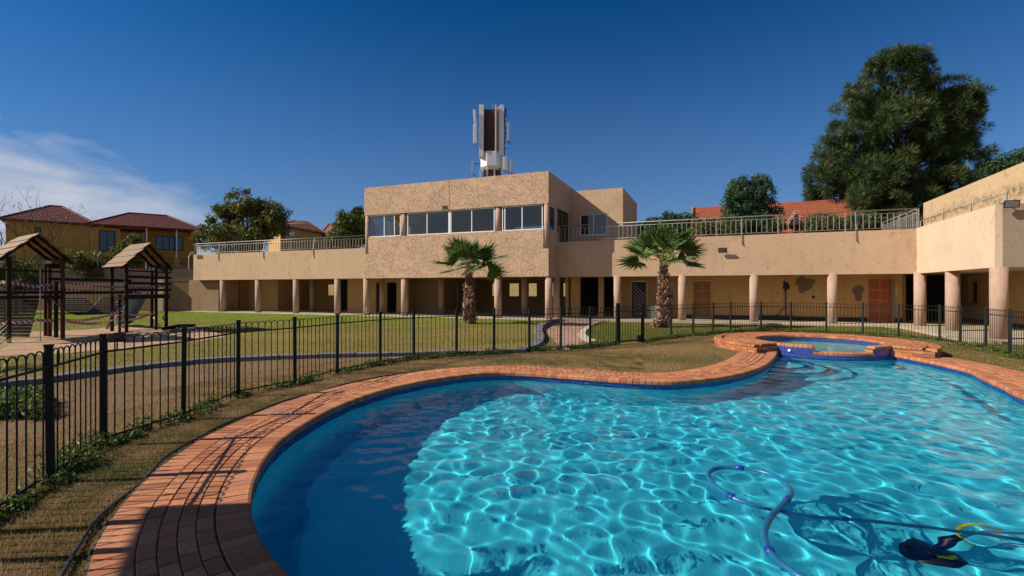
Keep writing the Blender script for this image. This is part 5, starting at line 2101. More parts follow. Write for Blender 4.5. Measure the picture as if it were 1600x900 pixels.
simple_tree('shrub', 'dark green hedge mass behind the railing under the pine', [(1290, 345, 26, 16), (1325, 348, 24, 16), (1360, 345, 26, 18), (1400, 345, 26, 18), (1425, 345, 18, 18)], 36, 190, 15000, .17, 'needle', 25, .4, 'shrub', tr=.08)
# bare winter tree
def bare_tree(label, x, y, h, seed):
    q = random.Random(seed)
    t = thing('bare_tree', label, 'tree', (x, y, 0))
    mb = MB()
    tips = []
    mb.tube([(x, y, -.1), (x + .05, y, h * .28)], [.13, .10], 8)
    for k in range(6):
        a = k * 1.05 + .3
        d = Vector((math.cos(a) * .45, math.sin(a) * .4, 1)).normalized()
        tubes_branches(mb, Vector((x + .05, y, h * (.2 + .015 * k))), d, h * .36, .06, 3, q, tips, .38, 3)
    mb.build('trunk', M['bark_pale'], t)
    r_ = np.random.default_rng(seed)
    P = np.array([tuple(p) for p, d in tips])
    P = P[r_.random(len(P)) < .55]
    P = np.repeat(P, 3, 0) + r_.normal(0, .07, (len(P) * 3, 3))
    V, Fa = spread(LEAF[0], LEAF[1], rand_rot(len(P), r_) * .13, P)
    np_obj('dry_leaves', V, Fa, M['red_leaf'], np.repeat(r_.random(len(P)), 4), t, kind='stuff')
    return t


bare_tree('bare winter tree with a few dead leaves before the yellow house', (36 - CX) / F * 35.5, 35.5, 8.0, 4)

# feather palm far behind the orange house
def far_palm(label, px, py, Y, h0):
    x, zt = (px - CX) / F * Y, CH + (HY - py) * Y / F
    t = thing('feather_palm', label, 'palm tree', (x, Y, 0), 'far palms behind the houses')
    MB().tube([(x, Y, 0), (x, Y, zt)], [.2, .14], 7).build('trunk', M['bark'], t)
    for k in range(11):
        a = 2 * PI * k / 11
        mb = MB()
        pts = [Vector((x, Y, zt))]
        for j in range(1, 7):
            f = j / 6
            pts.append(Vector((x + math.cos(a) * 1.9 * f, Y + math.sin(a) * 1.9 * f, zt + .9 * math.sin(f * 2.3) - .7 * f * f)))
        for j in range(6):
            p0, p1 = pts[j], pts[j + 1]
            w = .42 * math.sin(PI * (j + .8) / 7)
            s_ = Vector((-math.sin(a), math.cos(a), 0)) * w
            for sg_ in (1, -1):
                for e_ in range(3):
                    q0 = p0 + (p1 - p0) * (e_ / 3)
                    q1 = p0 + (p1 - p0) * ((e_ + .55) / 3)
                    mb.poly([q0, q1, q1 + s_ * sg_ + (p1 - p0) * .5 - Vector((0, 0, .15))])
        mb.tube(pts, .02, 4)
        mb.build('frond', M['petiole'] if False else M['palm_leaf'], t)


far_palm('feather palm poking up behind the orange house', 467, 346, 75, 8)
far_palm('small palm top behind the yellow house roof at the right', 257, 341, 80, 8)

# ================================================================== HOUSES
# yellow house, left
HD, HNv = Vector((.8, .6, 0)), Vector((-.6, .8, 0))
H0 = Vector((-42.8, 42.2, 0))


def HK(px):
    k = (px - CX) / F
    return (k * H0.y - H0.x) / (HD.x - k * HD.y)


def HP_(k, n, z): return H0 + HD * k + HNv * n + Vector((0, 0, z))


def HZ(px, py):
    p = HP_(HK(px), 0, 0)
    return CH + (HY - py) / F * p.y


yh = thing('yellow_house', 'yellow double storey house with maroon tiled hip roofs', 'house', tuple(H0))


def hbox(k0, k1, n0, n1, z0, z1):
    return MB().hexa([HP_(k0, n0, z0), HP_(k1, n0, z0), HP_(k1, n1, z0), HP_(k0, n1, z0), HP_(k0, n0, z1), HP_(k1, n0, z1), HP_(k1, n1, z1), HP_(k0, n1, z1)])


def hip_roof(P00, P10, P11, P01, z0, zr, ov, mat, parent, name='roof', ridge_in=.35, th=.14):
    """P**: plan corners (Vector), hip roof with ridge along P00-P10"""
    c_ = (P00 + P10 + P11 + P01) / 4
    q_ = [p + (p - c_).normalized() * ov for p in (P00, P10, P11, P01)]
    L_ = (P10 - P00)
    W_ = (P01 - P00)
    e0 = (P00 + P01) / 2 + L_ * ridge_in
    e1 = (P10 + P11) / 2 - L_ * ridge_in
    mb = MB()
    Z = Vector((0, 0, 1))
    mb.v = [tuple(p + Z * z0) for p in q_] + [tuple(p + Z * (z0 + th)) for p in q_] + [tuple(e0 + Z * zr), tuple(e1 + Z * zr)]
    mb.f = [(3, 2, 1, 0), (0, 1, 5, 4), (1, 2, 6, 5), (2, 3, 7, 6), (3, 0, 4, 7), (4, 5, 9, 8), (5, 6, 9), (6, 7, 8, 9), (7, 4, 8)]
    o = mb.build(name, mat, parent)
    # ridge and hip caps
    caps = MB()
    for a_, b_ in ((e0, e1),): caps.tube([a_ + Z * (zr + .02), b_ + Z * (zr + .02)], .12, 6)
    for a_, b_ in ((q_[0], e0), (q_[3], e0), (q_[1], e1), (q_[2], e1)):
        caps.tube([a_ + Z * (z0 + th + .02), b_ + Z * (zr + .02)], .11, 6)
    caps.build('ridge_cap', mat, o)
    # tile courses: thin steps running along the front slope
    nC = 11
    crs = MB()
    for (A_, B_, E0, E1) in ((q_[0], q_[1], e0, e1), (q_[3], q_[0], e0, e0), (q_[1], q_[2], e1, e1)):
        for k in range(nC):
            f0 = (k + .0) / nC
            a0 = A_.lerp(E0, f0) + Z * (z0 + th + (zr - z0 - th) * f0)
            b0 = B_.lerp(E1, f0) + Z * (z0 + th + (zr - z0 - th) * f0)
            f1 = (k + 1) / nC
            a1 = A_.lerp(E0, f1) + Z * (z0 + th + (zr - z0 - th) * f1)
            b1 = B_.lerp(E1, f1) + Z * (z0 + th + (zr - z0 - th) * f1)
            nrm = (b0 - a0).cross(a1 - a0)
            if nrm.length < 1e-6: continue
            nrm.normalize()
            if nrm.z < 0: nrm = -nrm
            crs.poly([a0 + nrm * .055, b0 + nrm * .055, b1 + nrm * .012, a1 + nrm * .012])
            crs.poly([a0 + nrm * .005, b0 + nrm * .005, b0 + nrm * .055, a0 + nrm * .055])
    crs.build('tile_courses', mat, o)
    return o


kA, kB, kC = 0, HK(143), HK(309)
ZE = 7.55
# walls with the openings of section one and two
hbox(kA, kB - .0, 0, .25, 4.4, ZE).build('wall', M['yellow_wall'], yh)
hbox(kA, kA + .25, .26, 8, 0, ZE).build('wall', M['yellow_wall_far'], yh)  # sunlit end wall: its brightness put into a paler ochre
hbox(kB + .01, kC, .9, 1.15, 3.9, ZE).build('wall', M['yellow_wall'], yh)
hbox(kC - .25, kC, 1.16, 8, 0, ZE).build('wall', M['yellow_wall'], yh)
hbox(kA + .3, kC - .3, 7.8, 8, 0, ZE).build('wall', M['yellow_wall'], yh)
hbox(kB + .02, HK(188), -.25, .89, 0, ZE - .1).build('wall', M['yellow_wall'], yh)
hbox(HK(188) + .02, HK(226), .1, .89, 0, ZE - .35).build('wall', M['yellow_wall'], yh)
hbox(kA, kB, 2.5, 2.7, 0, 4.4).build('garage_wall', M['dark_void'], yh)
hbox(kA + .26, HK(72), .02, .2, 0, 4.39).build('wall', M['yellow_wall'], yh)
hbox(HK(66), kB, -.35, 2.4, 4.15, 4.38).build('carport_slab', M['boundary'], yh)
hbox(HK(226), kC + .3, -1.2, .89, 3.75, 3.98).build('balcony_slab', M['boundary'], yh)
hbox(HK(226), kC, 1.2, 1.4, 0, 3.74).build('garage_wall', M['dark_void'], yh)
hbox(HK(226) - .02, HK(235), -1.15, -.85, 3.99, 4.95).build('balcony_pillar', M['yellow_wall'], yh)
hbox(HK(271), HK(279), -1.15, -.85, 3.99, 4.75).build('balcony_pillar', M['yellow_wall'], yh)
for px in (229, 275):
    hbox(HK(px) - .05, HK(px) + .05, -1.05, -.95, 4.96 if px == 229 else 4.76, ZE - .05).build('balcony_post', M['white_metal'], yh)
rb = MB()
for z in (4.3, 4.75):
    rb.tube([HP_(HK(280), -1.0, z), HP_(kC + .2, -1.0, z)], .02, 5)
    rb.tube([HP_(HK(236), -1.0, z), HP_(HK(270), -1.0, z)], .02, 5)
for k in range(34): rb.tube([HP_(HK(236) + k * .17, -1.0, 4.0), HP_(HK(236) + k * .17, -1.0, 4.75)], .008, 4) if HK(236) + k * .17 < kC else None
rb.build('balcony_rail', M['frame_dark'], yh)


def hwin(px0, px1, py0, py1, n, parts, mat='frame_dark'):
    k0, k1 = HK(px0), HK(px1)
    pm = (px0 + px1) / 2
    z0, z1 = HZ(pm, py1), HZ(pm, py0)
    f = hbox(k0, k1, n - .06, n - .003, z0, z1)
    fo = f.build('window', M[mat], yh)
    for j in range(parts):
        a = k0 + .07 + (k1 - k0 - .07) * j / parts
        b = k0 + (k1 - k0 - .07) * (j + 1) / parts
        hbox(a, b, n - .075, n - .061, z0 + .07, z1 - .07).build('pane', M['dark_glass'], fo)


hwin(155, 180, 355, 388, -.25, 2)
hwin(198, 221, 357, 372, .1, 2)
hwin(54, 64, 349, 370, 0, 1)
hwin(243, 287, 362, 384, .9, 4)
hbox(HK(76), HK(96), -.08, -.003, HZ(86, 383), HZ(86, 379)).build('ledge', M['yellow_wall'], yh)
for px in (141.5, 186):
    MB().tube([HP_(HK(px), -.1, ZE - .3), HP_(HK(px) + .1, -.12, ZE - .6), HP_(HK(px) + .1, -.1, 4.5)], .06, 6).build('downpipe', M['tan_paint'], yh)
hip_roof(HP_(kA, 0, 0), HP_(kB, 0, 0), HP_(kB, 8, 0), HP_(kA, 8, 0), ZE, 9.55, .55, M['roof_red'], yh, ridge_in=.42)
hip_roof(HP_(kB + .3, -.3, 0), HP_(kC, -.3, 0), HP_(kC, 8, 0), HP_(kB + .3, 8, 0), ZE - .02, 9.4, .75, M['roof_red'], yh, ridge_in=.30)
hip_roof(HP_(HK(190), -.5, 0), HP_(HK(227), -.5, 0), HP_(HK(227), 3.5, 0), HP_(HK(190), 3.5, 0), ZE - .2, 8.35, .3, M['roof_red'], yh, ridge_in=.46, name='porch_roof')

# orange house in the distance
oh = thing('ochre_house', 'distant ochre house with brown tiled roof behind the railing', 'house', (-30, 62, 0))
Yo = 62.0
def OP(px, dY, z): return Vector(((px - CX) / F * (Yo + dY), Yo + dY, z))
zE = CH + (HY - 351) / F * Yo
MB().hexa([OP(438, -2, 0), OP(500, 6, 0), OP(508, 14, 0), OP(420, 8, 0), OP(438, -2, zE), OP(500, 6, zE), OP(508, 14, zE), OP(420, 8, zE)]).build('wall', M['yellow_wall_far'], oh)
hip_roof(OP(436, -2.5, 0), OP(502, 6, 0), OP(512, 15, 0), OP(418, 8, 0), zE, CH + (HY - 341) / F * (Yo + 6), .5, M['roof_brown'], oh, ridge_in=.4)
MB().hexa([OP(500, 12, 0), OP(545, 16, 0), OP(550, 24, 0), OP(500, 22, 0), OP(500, 12, zE - .4), OP(545, 16, zE - .4), OP(550, 24, zE - .4), OP(500, 22, zE - .4)]).build('wall', M['yellow_wall_far'], oh)
hip_roof(OP(496, 11, 0), OP(548, 16, 0), OP(552, 25, 0), OP(496, 23, 0), zE - .4, CH + (HY - 343) / F * (Yo + 18), .5, M['roof_brown'], oh, ridge_in=.35)
for a_, b_ in ((442, 450), (463, 471), (479, 487)):
    fa, fb = (a_ - 438) / 62 * 8 - 2.08, (b_ - 438) / 62 * 8 - 2.08
    w_ = MB().hexa([OP(a_, fa, zE - 1.5), OP(b_, fb, zE - 1.5), OP(b_, fb + .1, zE - 1.5), OP(a_, fa + .1, zE - 1.5), OP(a_, fa, zE - .5), OP(b_, fb, zE - .5), OP(b_, fb + .1, zE - .5), OP(a_, fa + .1, zE - .5)]).build('window', M['frame_dark'], oh)
MB().hexa([OP(452, -.6, zE - .9), OP(460, .4, zE - .9), OP(460, .8, zE - .9), OP(452, -.2, zE - .9), OP(452, -.6, zE - .35), OP(460, .4, zE - .35), OP(460, .8, zE - .35), OP(452, -.2, zE - .35)]).build('air_conditioner', M['white_paint'], oh)

# red roofed brick house on the right
rh = thing('red_roof_house', 'brick house with long orange tiled gable roof and pink dormer', 'house', (20, 52, 0))
rt0 = 24.0
def RK(px, t): return S(px, t)
s0, s1 = RK(1087, rt0 + 3), RK(1345, rt0 + 3)
zr_, ze_ = CH + (HY - 321) / F * B(s0, rt0 + 3).y, 6.9
MB().bb(s0 + .2, s1, rt0, rt0 + 6, 0, ze_).build('wall', M['brick_wall_far'], rh)
mb = MB()
for sa, sb, lift, th in ((s0 - .2, s1, 0, .16),):
    mb.hexa([B(sa, rt0 - .5, ze_ - .25), B(sb, rt0 - .5, ze_ - .25), B(sb, rt0 + 3, zr_), B(sa, rt0 + 3, zr_), B(sa, rt0 - .5, ze_ - .1), B(sb, rt0 - .5, ze_ - .1), B(sb, rt0 + 3, zr_ + .16), B(sa, rt0 + 3, zr_ + .16)])
    mb.hexa([B(sa, rt0 + 3.002, zr_), B(sb, rt0 + 3.002, zr_), B(sb, rt0 + 6.5, ze_ - .25), B(sa, rt0 + 6.5, ze_ - .25), B(sa, rt0 + 3.002, zr_ + .16), B(sb, rt0 + 3.002, zr_ + .16), B(sb, rt0 + 6.5, ze_ - .1), B(sa, rt0 + 6.5, ze_ - .1)])
ro = mb.build('roof', M['roof_orange'], rh)
crs = MB()
nC = 14
for k in range(nC):
    f0, f1 = k / nC, (k + 1) / nC
    ta, tb2 = rt0 - .5 + 3.5 * f0, rt0 - .5 + 3.5 * f1
    za, zb = ze_ - .1 + (zr_ + .26 - ze_) * f0, ze_ - .1 + (zr_ + .26 - ze_) * f1
    crs.poly([B(s0 - .2, ta, za + .07), B(s1, ta, za + .07), B(s1, tb2, zb + .02), B(s0 - .2, tb2, zb + .02)])
    crs.poly([B(s0 - .2, ta, za), B(s1, ta, za), B(s1, ta, za + .07), B(s0 - .2, ta, za + .07)])
crs.build('tile_courses', M['roof_orange'], ro)
MB().beam(B(s0 - .28, rt0 - .6, ze_ - .1), B(s0 - .28, rt0 + 3, zr_ + .25), .14, .3).build('barge_board', M['brick_wall_far'], rh)
mb = MB()
mb.v = [tuple(B(s0 + .2, rt0, ze_)), tuple(B(s0 + .2, rt0 + 6, ze_)), tuple(B(s0 + .2, rt0 + 3, zr_))]
mb.f = [(0, 1, 2)]
mb.build('gable', M['brick_wall_far'], rh)
# dormer
ds = S(1244, rt0 - .8)
zd = CH + (HY - 325) / F * B(ds, rt0 - .8).y
zb_ = CH + (HY - 345) / F * B(ds, rt0 - .8).y
hw = S(1259, rt0 - .8) - ds
dm = MB()
dm.v = [tuple(B(ds - hw, rt0 - .8, zb_)), tuple(B(ds + hw, rt0 - .8, zb_)), tuple(B(ds, rt0 - .8, zd)), tuple(B(ds - hw, rt0 + 2, zb_)), tuple(B(ds + hw, rt0 + 2, zb_)), tuple(B(ds, rt0 + 2, zd))]
dm.f = [(0, 1, 2), (0, 2, 5, 3), (2, 1, 4, 5), (3, 5, 4), (0, 3, 4, 1)]
do = dm.build('dormer', M['roof_orange'], rh)
MB().beam(B(ds, rt0 - .9, zd + .1), B(ds - hw - .1, rt0 - .9, zb_ - .1), .1, .26).beam(B(ds, rt0 - .9, zd + .1), B(ds + hw + .1, rt0 - .9, zb_ - .1), .1, .26).build('barge_board', M['pink_paint'], do)
gw_ = MB()
gw_.v = [tuple(B(ds - hw * .6, rt0 - .84, zb_ + .02)), tuple(B(ds + hw * .6, rt0 - .84, zb_ + .02)), tuple(B(ds, rt0 - .84, zd - .55)), tuple(B(ds - hw * .6, rt0 - .81, zb_ + .02)), tuple(B(ds + hw * .6, rt0 - .81, zb_ + .02)), tuple(B(ds, rt0 - .81, zd - .55))]
gw_.f = [(0, 1, 2), (5, 4, 3), (0, 3, 4, 1), (1, 4, 5, 2), (2, 5, 3, 0)]
gw_.build('window', M['dark_glass'], do)

# ================================================================== BOUNDARY WALLS, FAR BANK
def wall_px(name, label, pts, z1, mat, th=.22, z0=-.1):
    t_ = thing(name, label, 'wall', (pts[0][0], pts[0][1], 0))
    for i in range(len(pts) - 1):
        a, b = Vector((*pts[i], 0)), Vector((*pts[i + 1], 0))
        d = (b - a).normalized()
        nn = max(1, int((b - a).length / 3.0))
        for k in range(nn):
            p, q = a.lerp(b, k / nn), a.lerp(b, (k + 1) / nn)
            MB().beam(p + Vector((0, 0, (z0 + z1) / 2)) + d * .004, q + Vector((0, 0, (z0 + z1) / 2)) - d * .004, th, z1 - z0).build('wall_panel', M[mat], t_)
        MB().beam(a + Vector((0, 0, z1 + .035)), b + Vector((0, 0, z1 + .035)), th + .06, .065).build('coping', M[mat], t_)
    return t_


e0 = B(S_L - .3, .55)
wall_px('garden_wall', 'brown plastered garden wall running left from the clubhouse', [(-60, 40), (-21.5, 39.3)], 2.42, 'brown_wall', .25)
MB_p = MB().box(-27.6, -27.2, 38.9, 39.3, 0, 2.6)
tag(MB_p.build('gate_pier', M['stucco_pale']), 'pale plastered pier standing at the garden wall by the slide tower', 'pier')
bw = wall_px('boundary_wall', 'tan boundary wall with fence poles below the yellow house', [(-72, 38.5), (-26.5, 41.6)], 3.35, 'boundary')
for px in (50, 137, 145, 218, 228, 283, 291):
    x = (px - CX) / F * 40.6
    y = 38.5 + (x + 72) / 45.5 * 3.1
    z1 = CH + (HY - 396) / F * y
    MB().tube([(x, y, 2.9), (x, y, z1), (x + .1, y + .2, z1 + .5)], .045, 6).build('fence_pole', M['antenna_grey'], bw)
for z in (3.55, 3.75, 3.95, 4.15):
    MB().tube([(-72, 38.4, z), (-26.5, 41.5, z)], .006, 3).build('wire', M['black_steel'], bw)

bank = MB()
xsb = np.linspace(-22, 34, 30)
for i in range(len(xsb) - 1):
    a, b = xsb[i], xsb[i + 1]
    bank.poly([(a, 50.2, -.03), (b, 50.2, -.03), (b, 54, 2.7), (a, 54, 2.7)])
    bank.poly([(a, 54, 2.7), (b, 54, 2.7), (b, 58, 3.0), (a, 58, 3.0)])
bo = bank.build('grass_bank', M['bank'], kind='structure')

# distant line of trees so that the horizon is not bare
r_ = np.random.default_rng(77)
nT = 46
Vs, Fs, Ts = [], [], []
count = 0
for i in range(nT):
    x, y = -230 + 480 * i / nT + r_.uniform(-4, 4), 150 + r_.uniform(-12, 25)
    n_ = 700
    v = r_.normal(size=(n_, 3))
    v /= np.linalg.norm(v, axis=1)[:, None]
    hgt = r_.uniform(3.5, 6.5)
    P = np.array([x, y, hgt * .55]) + v * np.array([7, 4, hgt * .55]) * (r_.random(n_) ** .3)[:, None]
    V, Fa = spread(LEAF[0], LEAF[1], rand_rot(n_, r_) * 1.3, P)
    Vs.append(V); Fs.append(Fa + count); Ts.append(np.repeat(np.clip(r_.random() * .5 + r_.random(n_) * .4, 0, 1), 4))
    count += len(V)
far_wood = np_obj('tree_belt', np.concatenate(Vs), np.concatenate(Fs), M['leaf_dark'], np.concatenate(Ts), kind='stuff')
far_wood['label'] = 'far belt of dark trees along the horizon'

# ================================================================== PLAYGROUND
PGZ = .08


def ph(px, py, z=PGZ): return Vector((*G(px, py, z), z))


def play_tower(label, A, Bk, C, D, z_plat, z_eave, z_ridge, cols, ov=.28, beams=True, nplank=7):
    """A front, Bk left-back, C right, D far; the roof ridge runs parallel to A-Bk over the middle"""
    t = thing('play_tower', label, 'play tower', tuple(A), 'timber play towers')
    Z = Vector((0, 0, 1))
    for p, c_ in zip((A, Bk, C, D), cols):
        MB().tube([p - Z * .1, p + Z * (z_eave - PGZ)], .062, 10).build('post', M[c_], t)
    rd = (Bk - A).normalized()          # ridge direction
    sd = (C - A).normalized()
    # platform boards
    L_ = (Bk - A).length
    W_ = (C - A).length
    nb = int(L_ / .15)
    for k in range(nb):
        a = A + rd * (L_ * (k + .5) / nb) + Z * (z_plat - PGZ)
        MB().beam(a - sd * .08, a + sd * (W_ + .08), .13, .035).build('deck_board', M['dark_timber'], t)
    # roof: planks parallel to the ridge on either slope
    m0 = (A + C) / 2
    f_ = m0 - rd * ov
    b_ = (Bk + D) / 2 + rd * ov
    half = W_ / 2 + ov
    for sgn in (-1, 1):
        d_ = (sd * sgn * half + Z * (z_eave - .08 - z_ridge))
        sl = d_.length
        d_n = d_.normalized()
        nrm = rd.cross(d_n).normalized()
        if nrm.z < 0: nrm = -nrm
        for k in range(nplank):
            c0 = d_ * ((k + .5) / nplank)
            a0, b0 = f_ + Z * (z_ridge - PGZ) + c0, b_ + Z * (z_ridge - PGZ) + c0
            e_ = rd * rnd.uniform(-.03, .03)
            MB().beam(a0 + e_ + nrm * .02 * (k % 2), b0 + e_ + nrm * .02 * (k % 2), sl / nplank - .008, .028, nrm).build('roof_plank', M['roof_plank'], t)
        for e in (.12, .5, .88):
            p = f_.lerp(b_, e) + Z * (z_ridge - PGZ - .06)
            MB().beam(p, p + d_ * .99, .05, .09, nrm).build('rafter', M['dark_timber'], t)
    for p, q in ((A, Bk), (C, D)):
        MB().beam(p - rd * .2 + Z * (z_eave - PGZ - .05), q + rd * .2 + Z * (z_eave - PGZ - .05), .06, .11).build('beam', M['dark_timber'], t)
    return t, rd, sd


# right tower with the slide
A, C = ph(197.6, 514), ph(260, 507.5)
Bk = Vector((A.x - 1.15, A.y + .75, PGZ))
D = C + (Bk - A)
tw_, rd, sd = play_tower('timber play tower with plank roof and blue slide', A, Bk, C, D, 1.47, 2.66, 3.56, ('dark_timber',) * 4)
Z = Vector((0, 0, 1))
# railings of wide boards on the front face and the far one
for z, h in ((2.43, .06), (2.2, .11), (1.95, .11), (1.70, .11)):
    MB().beam(A - sd * .1 + Z * (z - PGZ) - rd * .09, C + sd * .2 + Z * (z - PGZ) - rd * .09, .04, h).build('rail_board', M['dark_timber'], tw_)
MB().beam(A - sd * .1 + Z * (1.44 - PGZ) - rd * .09, C + sd * .1 + Z * (1.44 - PGZ) - rd * .09, .06, .17).build('beam', M['dark_timber'], tw_)
for z in (2.2, 1.95, 1.70): MB().beam(C + Z * (z - PGZ) + sd * .08, D + Z * (z - PGZ) + sd * .08, .04, .1).build('rail_board', M['dark_timber'], tw_)
# mid post on the front face
mp = A.lerp(C, .72)
MB().tube([mp - Z * .1 - rd * .02, mp + Z * 2.6 - rd * .02], .05, 8).build('post', M['dark_timber'], tw_)
# ladder between A and a post left of it
L0 = ph(187, 513)
MB().tube([L0 - Z * .05, L0 + Z * 1.45], .045, 8).build('ladder_rail', M['dark_timber'], tw_)
for k in range(6):
    z = .2 + k * .22
    MB().beam(L0 + Z * z, A + Z * z, .04, .045).build('rung', M['dark_timber'], tw_)
q0, q1 = ph(167, 508), ph(186, 505) + Z * 1.3
MB().beam(q0, q1, .07, .07).build('brace', M['red_timber'], tw_)
q2, q3 = ph(176, 510), ph(176, 510) + Z * 1.4
MB().tube([q2, q3], .05, 8).build('post', M['blue_plastic'], tw_)
# slide
s_top = A.lerp(C, .38) + (Bk - A) * .2 + Z * 1.42
s_bot = ph(194, 503) + Z * .12
sdv = (s_bot - s_top)
side = Vector((sdv.y, -sdv.x, 0)).normalized()
sl = MB()
N_s = 10
pts = []
for k in range(N_s + 1):
    f = k / N_s
    p = s_top.lerp(s_bot, f)
    p.z = s_top.z + (s_bot.z - s_top.z) * (f * 1.08 if f < .85 else .918 + (f - .85) * .55)
    pts.append(p)
for k in range(N_s):
    a, b = pts[k], pts[k + 1]
    sl.hexa([a - side * .24 - Z * .02, a + side * .24 - Z * .02, b + side * .24 - Z * .02, b - side * .24 - Z * .02, a - side * .24, a + side * .24, b + side * .24, b - side * .24])
    for sg_ in (-1, 1):
        o_ = side * .24 * sg_
        o2 = side * .27 * sg_
        sl.hexa([a + o_, a + o2, b + o2, b + o_, a + o_ + Z * .16, a + o2 + Z * .16, b + o2 + Z * .16, b + o_ + Z * .16])
sl.build('slide', M['blue_plastic'], tw_)
bp = ph(180, 503)
MB().beam(bp + Z * .25, bp + Z * .25 + side * .55, .4, .34).build('blue_box', M['bright_blue'], tw_, bevel=.03)

# left tower
A2, C2 = ph(13.7, 529.5), ph(98, 523)
sdl = (C2 - A2)
Bk2 = A2 + Vector((-1.45, .95, 0))
D2 = C2 + (Bk2 - A2)
tl_, rd2, sd2 = play_tower('timber play tower with plank roof and climbing slats at the left edge', A2, Bk2, C2, D2, 1.5, 2.72, 3.5, ('dark_timber', 'dark_timber', 'red_timber', 'red_timber'), nplank=7)
for px, py, c_ in ((87.6, 521.5, 'dark_timber'), (77.7, 519.5, 'red_timber')):
    p = ph(px, py)
    MB().tube([p - Z * .05, p + Z * (2.4 if px < 80 else 1.9)], .06, 8).build('post', M[c_], tl_)
for z, h in ((2.3, .07), (1.62, .1), (1.47, .12)):
    MB().beam(A2 - sd2 * .6 + Z * (z - PGZ) - rd2 * .1, C2 + Z * (z - PGZ) - rd2 * .1, .05, h).build('rail_board', M['dark_timber'], tl_)
p = ph(63, 528)
MB().tube([p, p + Vector((-.05, .05, 2.35))], .014, 6).build('climbing_pole', M['galv'], tl_)
# climbing slats hanging below the platform
for k in range(11):
    z = 1.32 - k * .115
    w0, w1 = ph(-25, 522), ph(60 - k * 1.4, 522)
    MB().beam(w0 + Z * (z - PGZ), w1 + Z * (z - PGZ), .03, .102).build('climbing_slat', M['dark_timber'], tl_)
MB().beam(ph(10, 521) + Z * 1.3, ph(10, 521) + Z * .05, .07, .05, (1, 0, 0)).build('stringer', M['dark_timber'], tl_)

# hanging bridge between the towers
br = thing('rope_bridge', 'sagging hanging bridge of dark planks between the play towers', 'bridge', tuple(C2 + Z))
pa0, pa1 = C2 + Vector((.05, .1, 1.36)), A.lerp(Bk, .5) + Vector((-.1, 0, 1.36))
nP = 26
prev = None
ctrl = []
for k in range(nP + 1):
    f = k / nP
    p = pa0.lerp(pa1, f) - Z * (.50 * 4 * f * (1 - f)) * (1 + .25 * math.sin(PI * (f - .1)))
    ctrl.append(p)
wd = Vector((.5, .85, 0)).normalized()
for k in range(nP):
    p = (ctrl[k] + ctrl[k + 1]) / 2
    MB().beam(p - wd * .45, p + wd * .45, (ctrl[k + 1] - ctrl[k]).length * .86, .03).build('plank', M['navy_plastic'] if k % 1 == 0 else M['dark_timber'], br)
for sg_ in (-1, 1):
    MB().tube([c_ + wd * .45 * sg_ + Z * .02 for c_ in ctrl], .018, 6).build('rope', M['rope'], br)
    for dz, r_2 in ((.62, .055), (.16, .05)):
        MB().tube([pa0 + wd * .45 * sg_ + Z * dz, pa1 + wd * .45 * sg_ + Z * dz], r_2, 6).build('hand_beam', M['dark_timber'], br)
    for k in range(1, nP, 2):
        MB().tube([ctrl[k] + wd * .45 * sg_, pa0.lerp(pa1, k / nP) + wd * .45 * sg_ + Z * .36], .006, 4).build('hanger', M['dark_timber'], br)

# barrier tape wound round the towers
def tape(label, pts, sag=.12, w=.10, twist=5.0, seed=1, step=.06):
    q = random.Random(seed)
    P = []
    for i in range(len(pts) - 1):
        a, b = Vector(pts[i]), Vector(pts[i + 1])
        L_ = (b - a).length
        n = max(2, int(L_ / step))
        for k in range(n):
            f = k / n
            P.append(a.lerp(b, f) - Z * (sag * min(1, L_ / 2.5) * 4 * f * (1 - f)))
    P.append(Vector(pts[-1]))
    V, Fa, U = [], [], []
    L_ = 0
    for i, p in enumerate(P):
        d = (P[min(i + 1, len(P) - 1)] - P[max(0, i - 1)]).normalized()
        if i: L_ += (P[i] - P[i - 1]).length
        ang = .35 * math.sin(L_ * 1.7 + seed) + twist * .08 * math.sin(L_ * 3.1 + seed * 2)
        up = Vector((0, 0, 1)) - d * d.z
        if up.length < .05: up = Vector((1, 0, 0))
        up.normalize()
        sd_ = d.cross(up)
        v = up * math.cos(ang) + sd_ * math.sin(ang)
        V += [tuple(p - v * w / 2), tuple(p + v * w / 2)]
        U.append(L_)
    for i in range(len(P) - 1): Fa.append((2 * i, 2 * i + 2, 2 * i + 3, 2 * i + 1))
    me = bpy.data.meshes.new('barrier_tape')
    me.from_pydata(V, [], Fa)
    ul = me.uv_layers.new(name='UVMap')
    for pl in me.polygons:
        i = pl.index
        for li, uvv in zip(pl.loop_indices, ((U[i], 0), (U[i + 1], 0), (U[i + 1], 1), (U[i], 1))): ul.data[li].uv = uvv
    me.materials.append(M['tape'])
    o = bpy.data.objects.new('barrier_tape', me)
    COL.objects.link(o)
    return tag(o, label, 'barrier tape', 'red and white tape round the playground')


def PA(px, py, Y): return Vector(((px - CX) / F * Y, Y, CH + (HY - py) / F * Y))


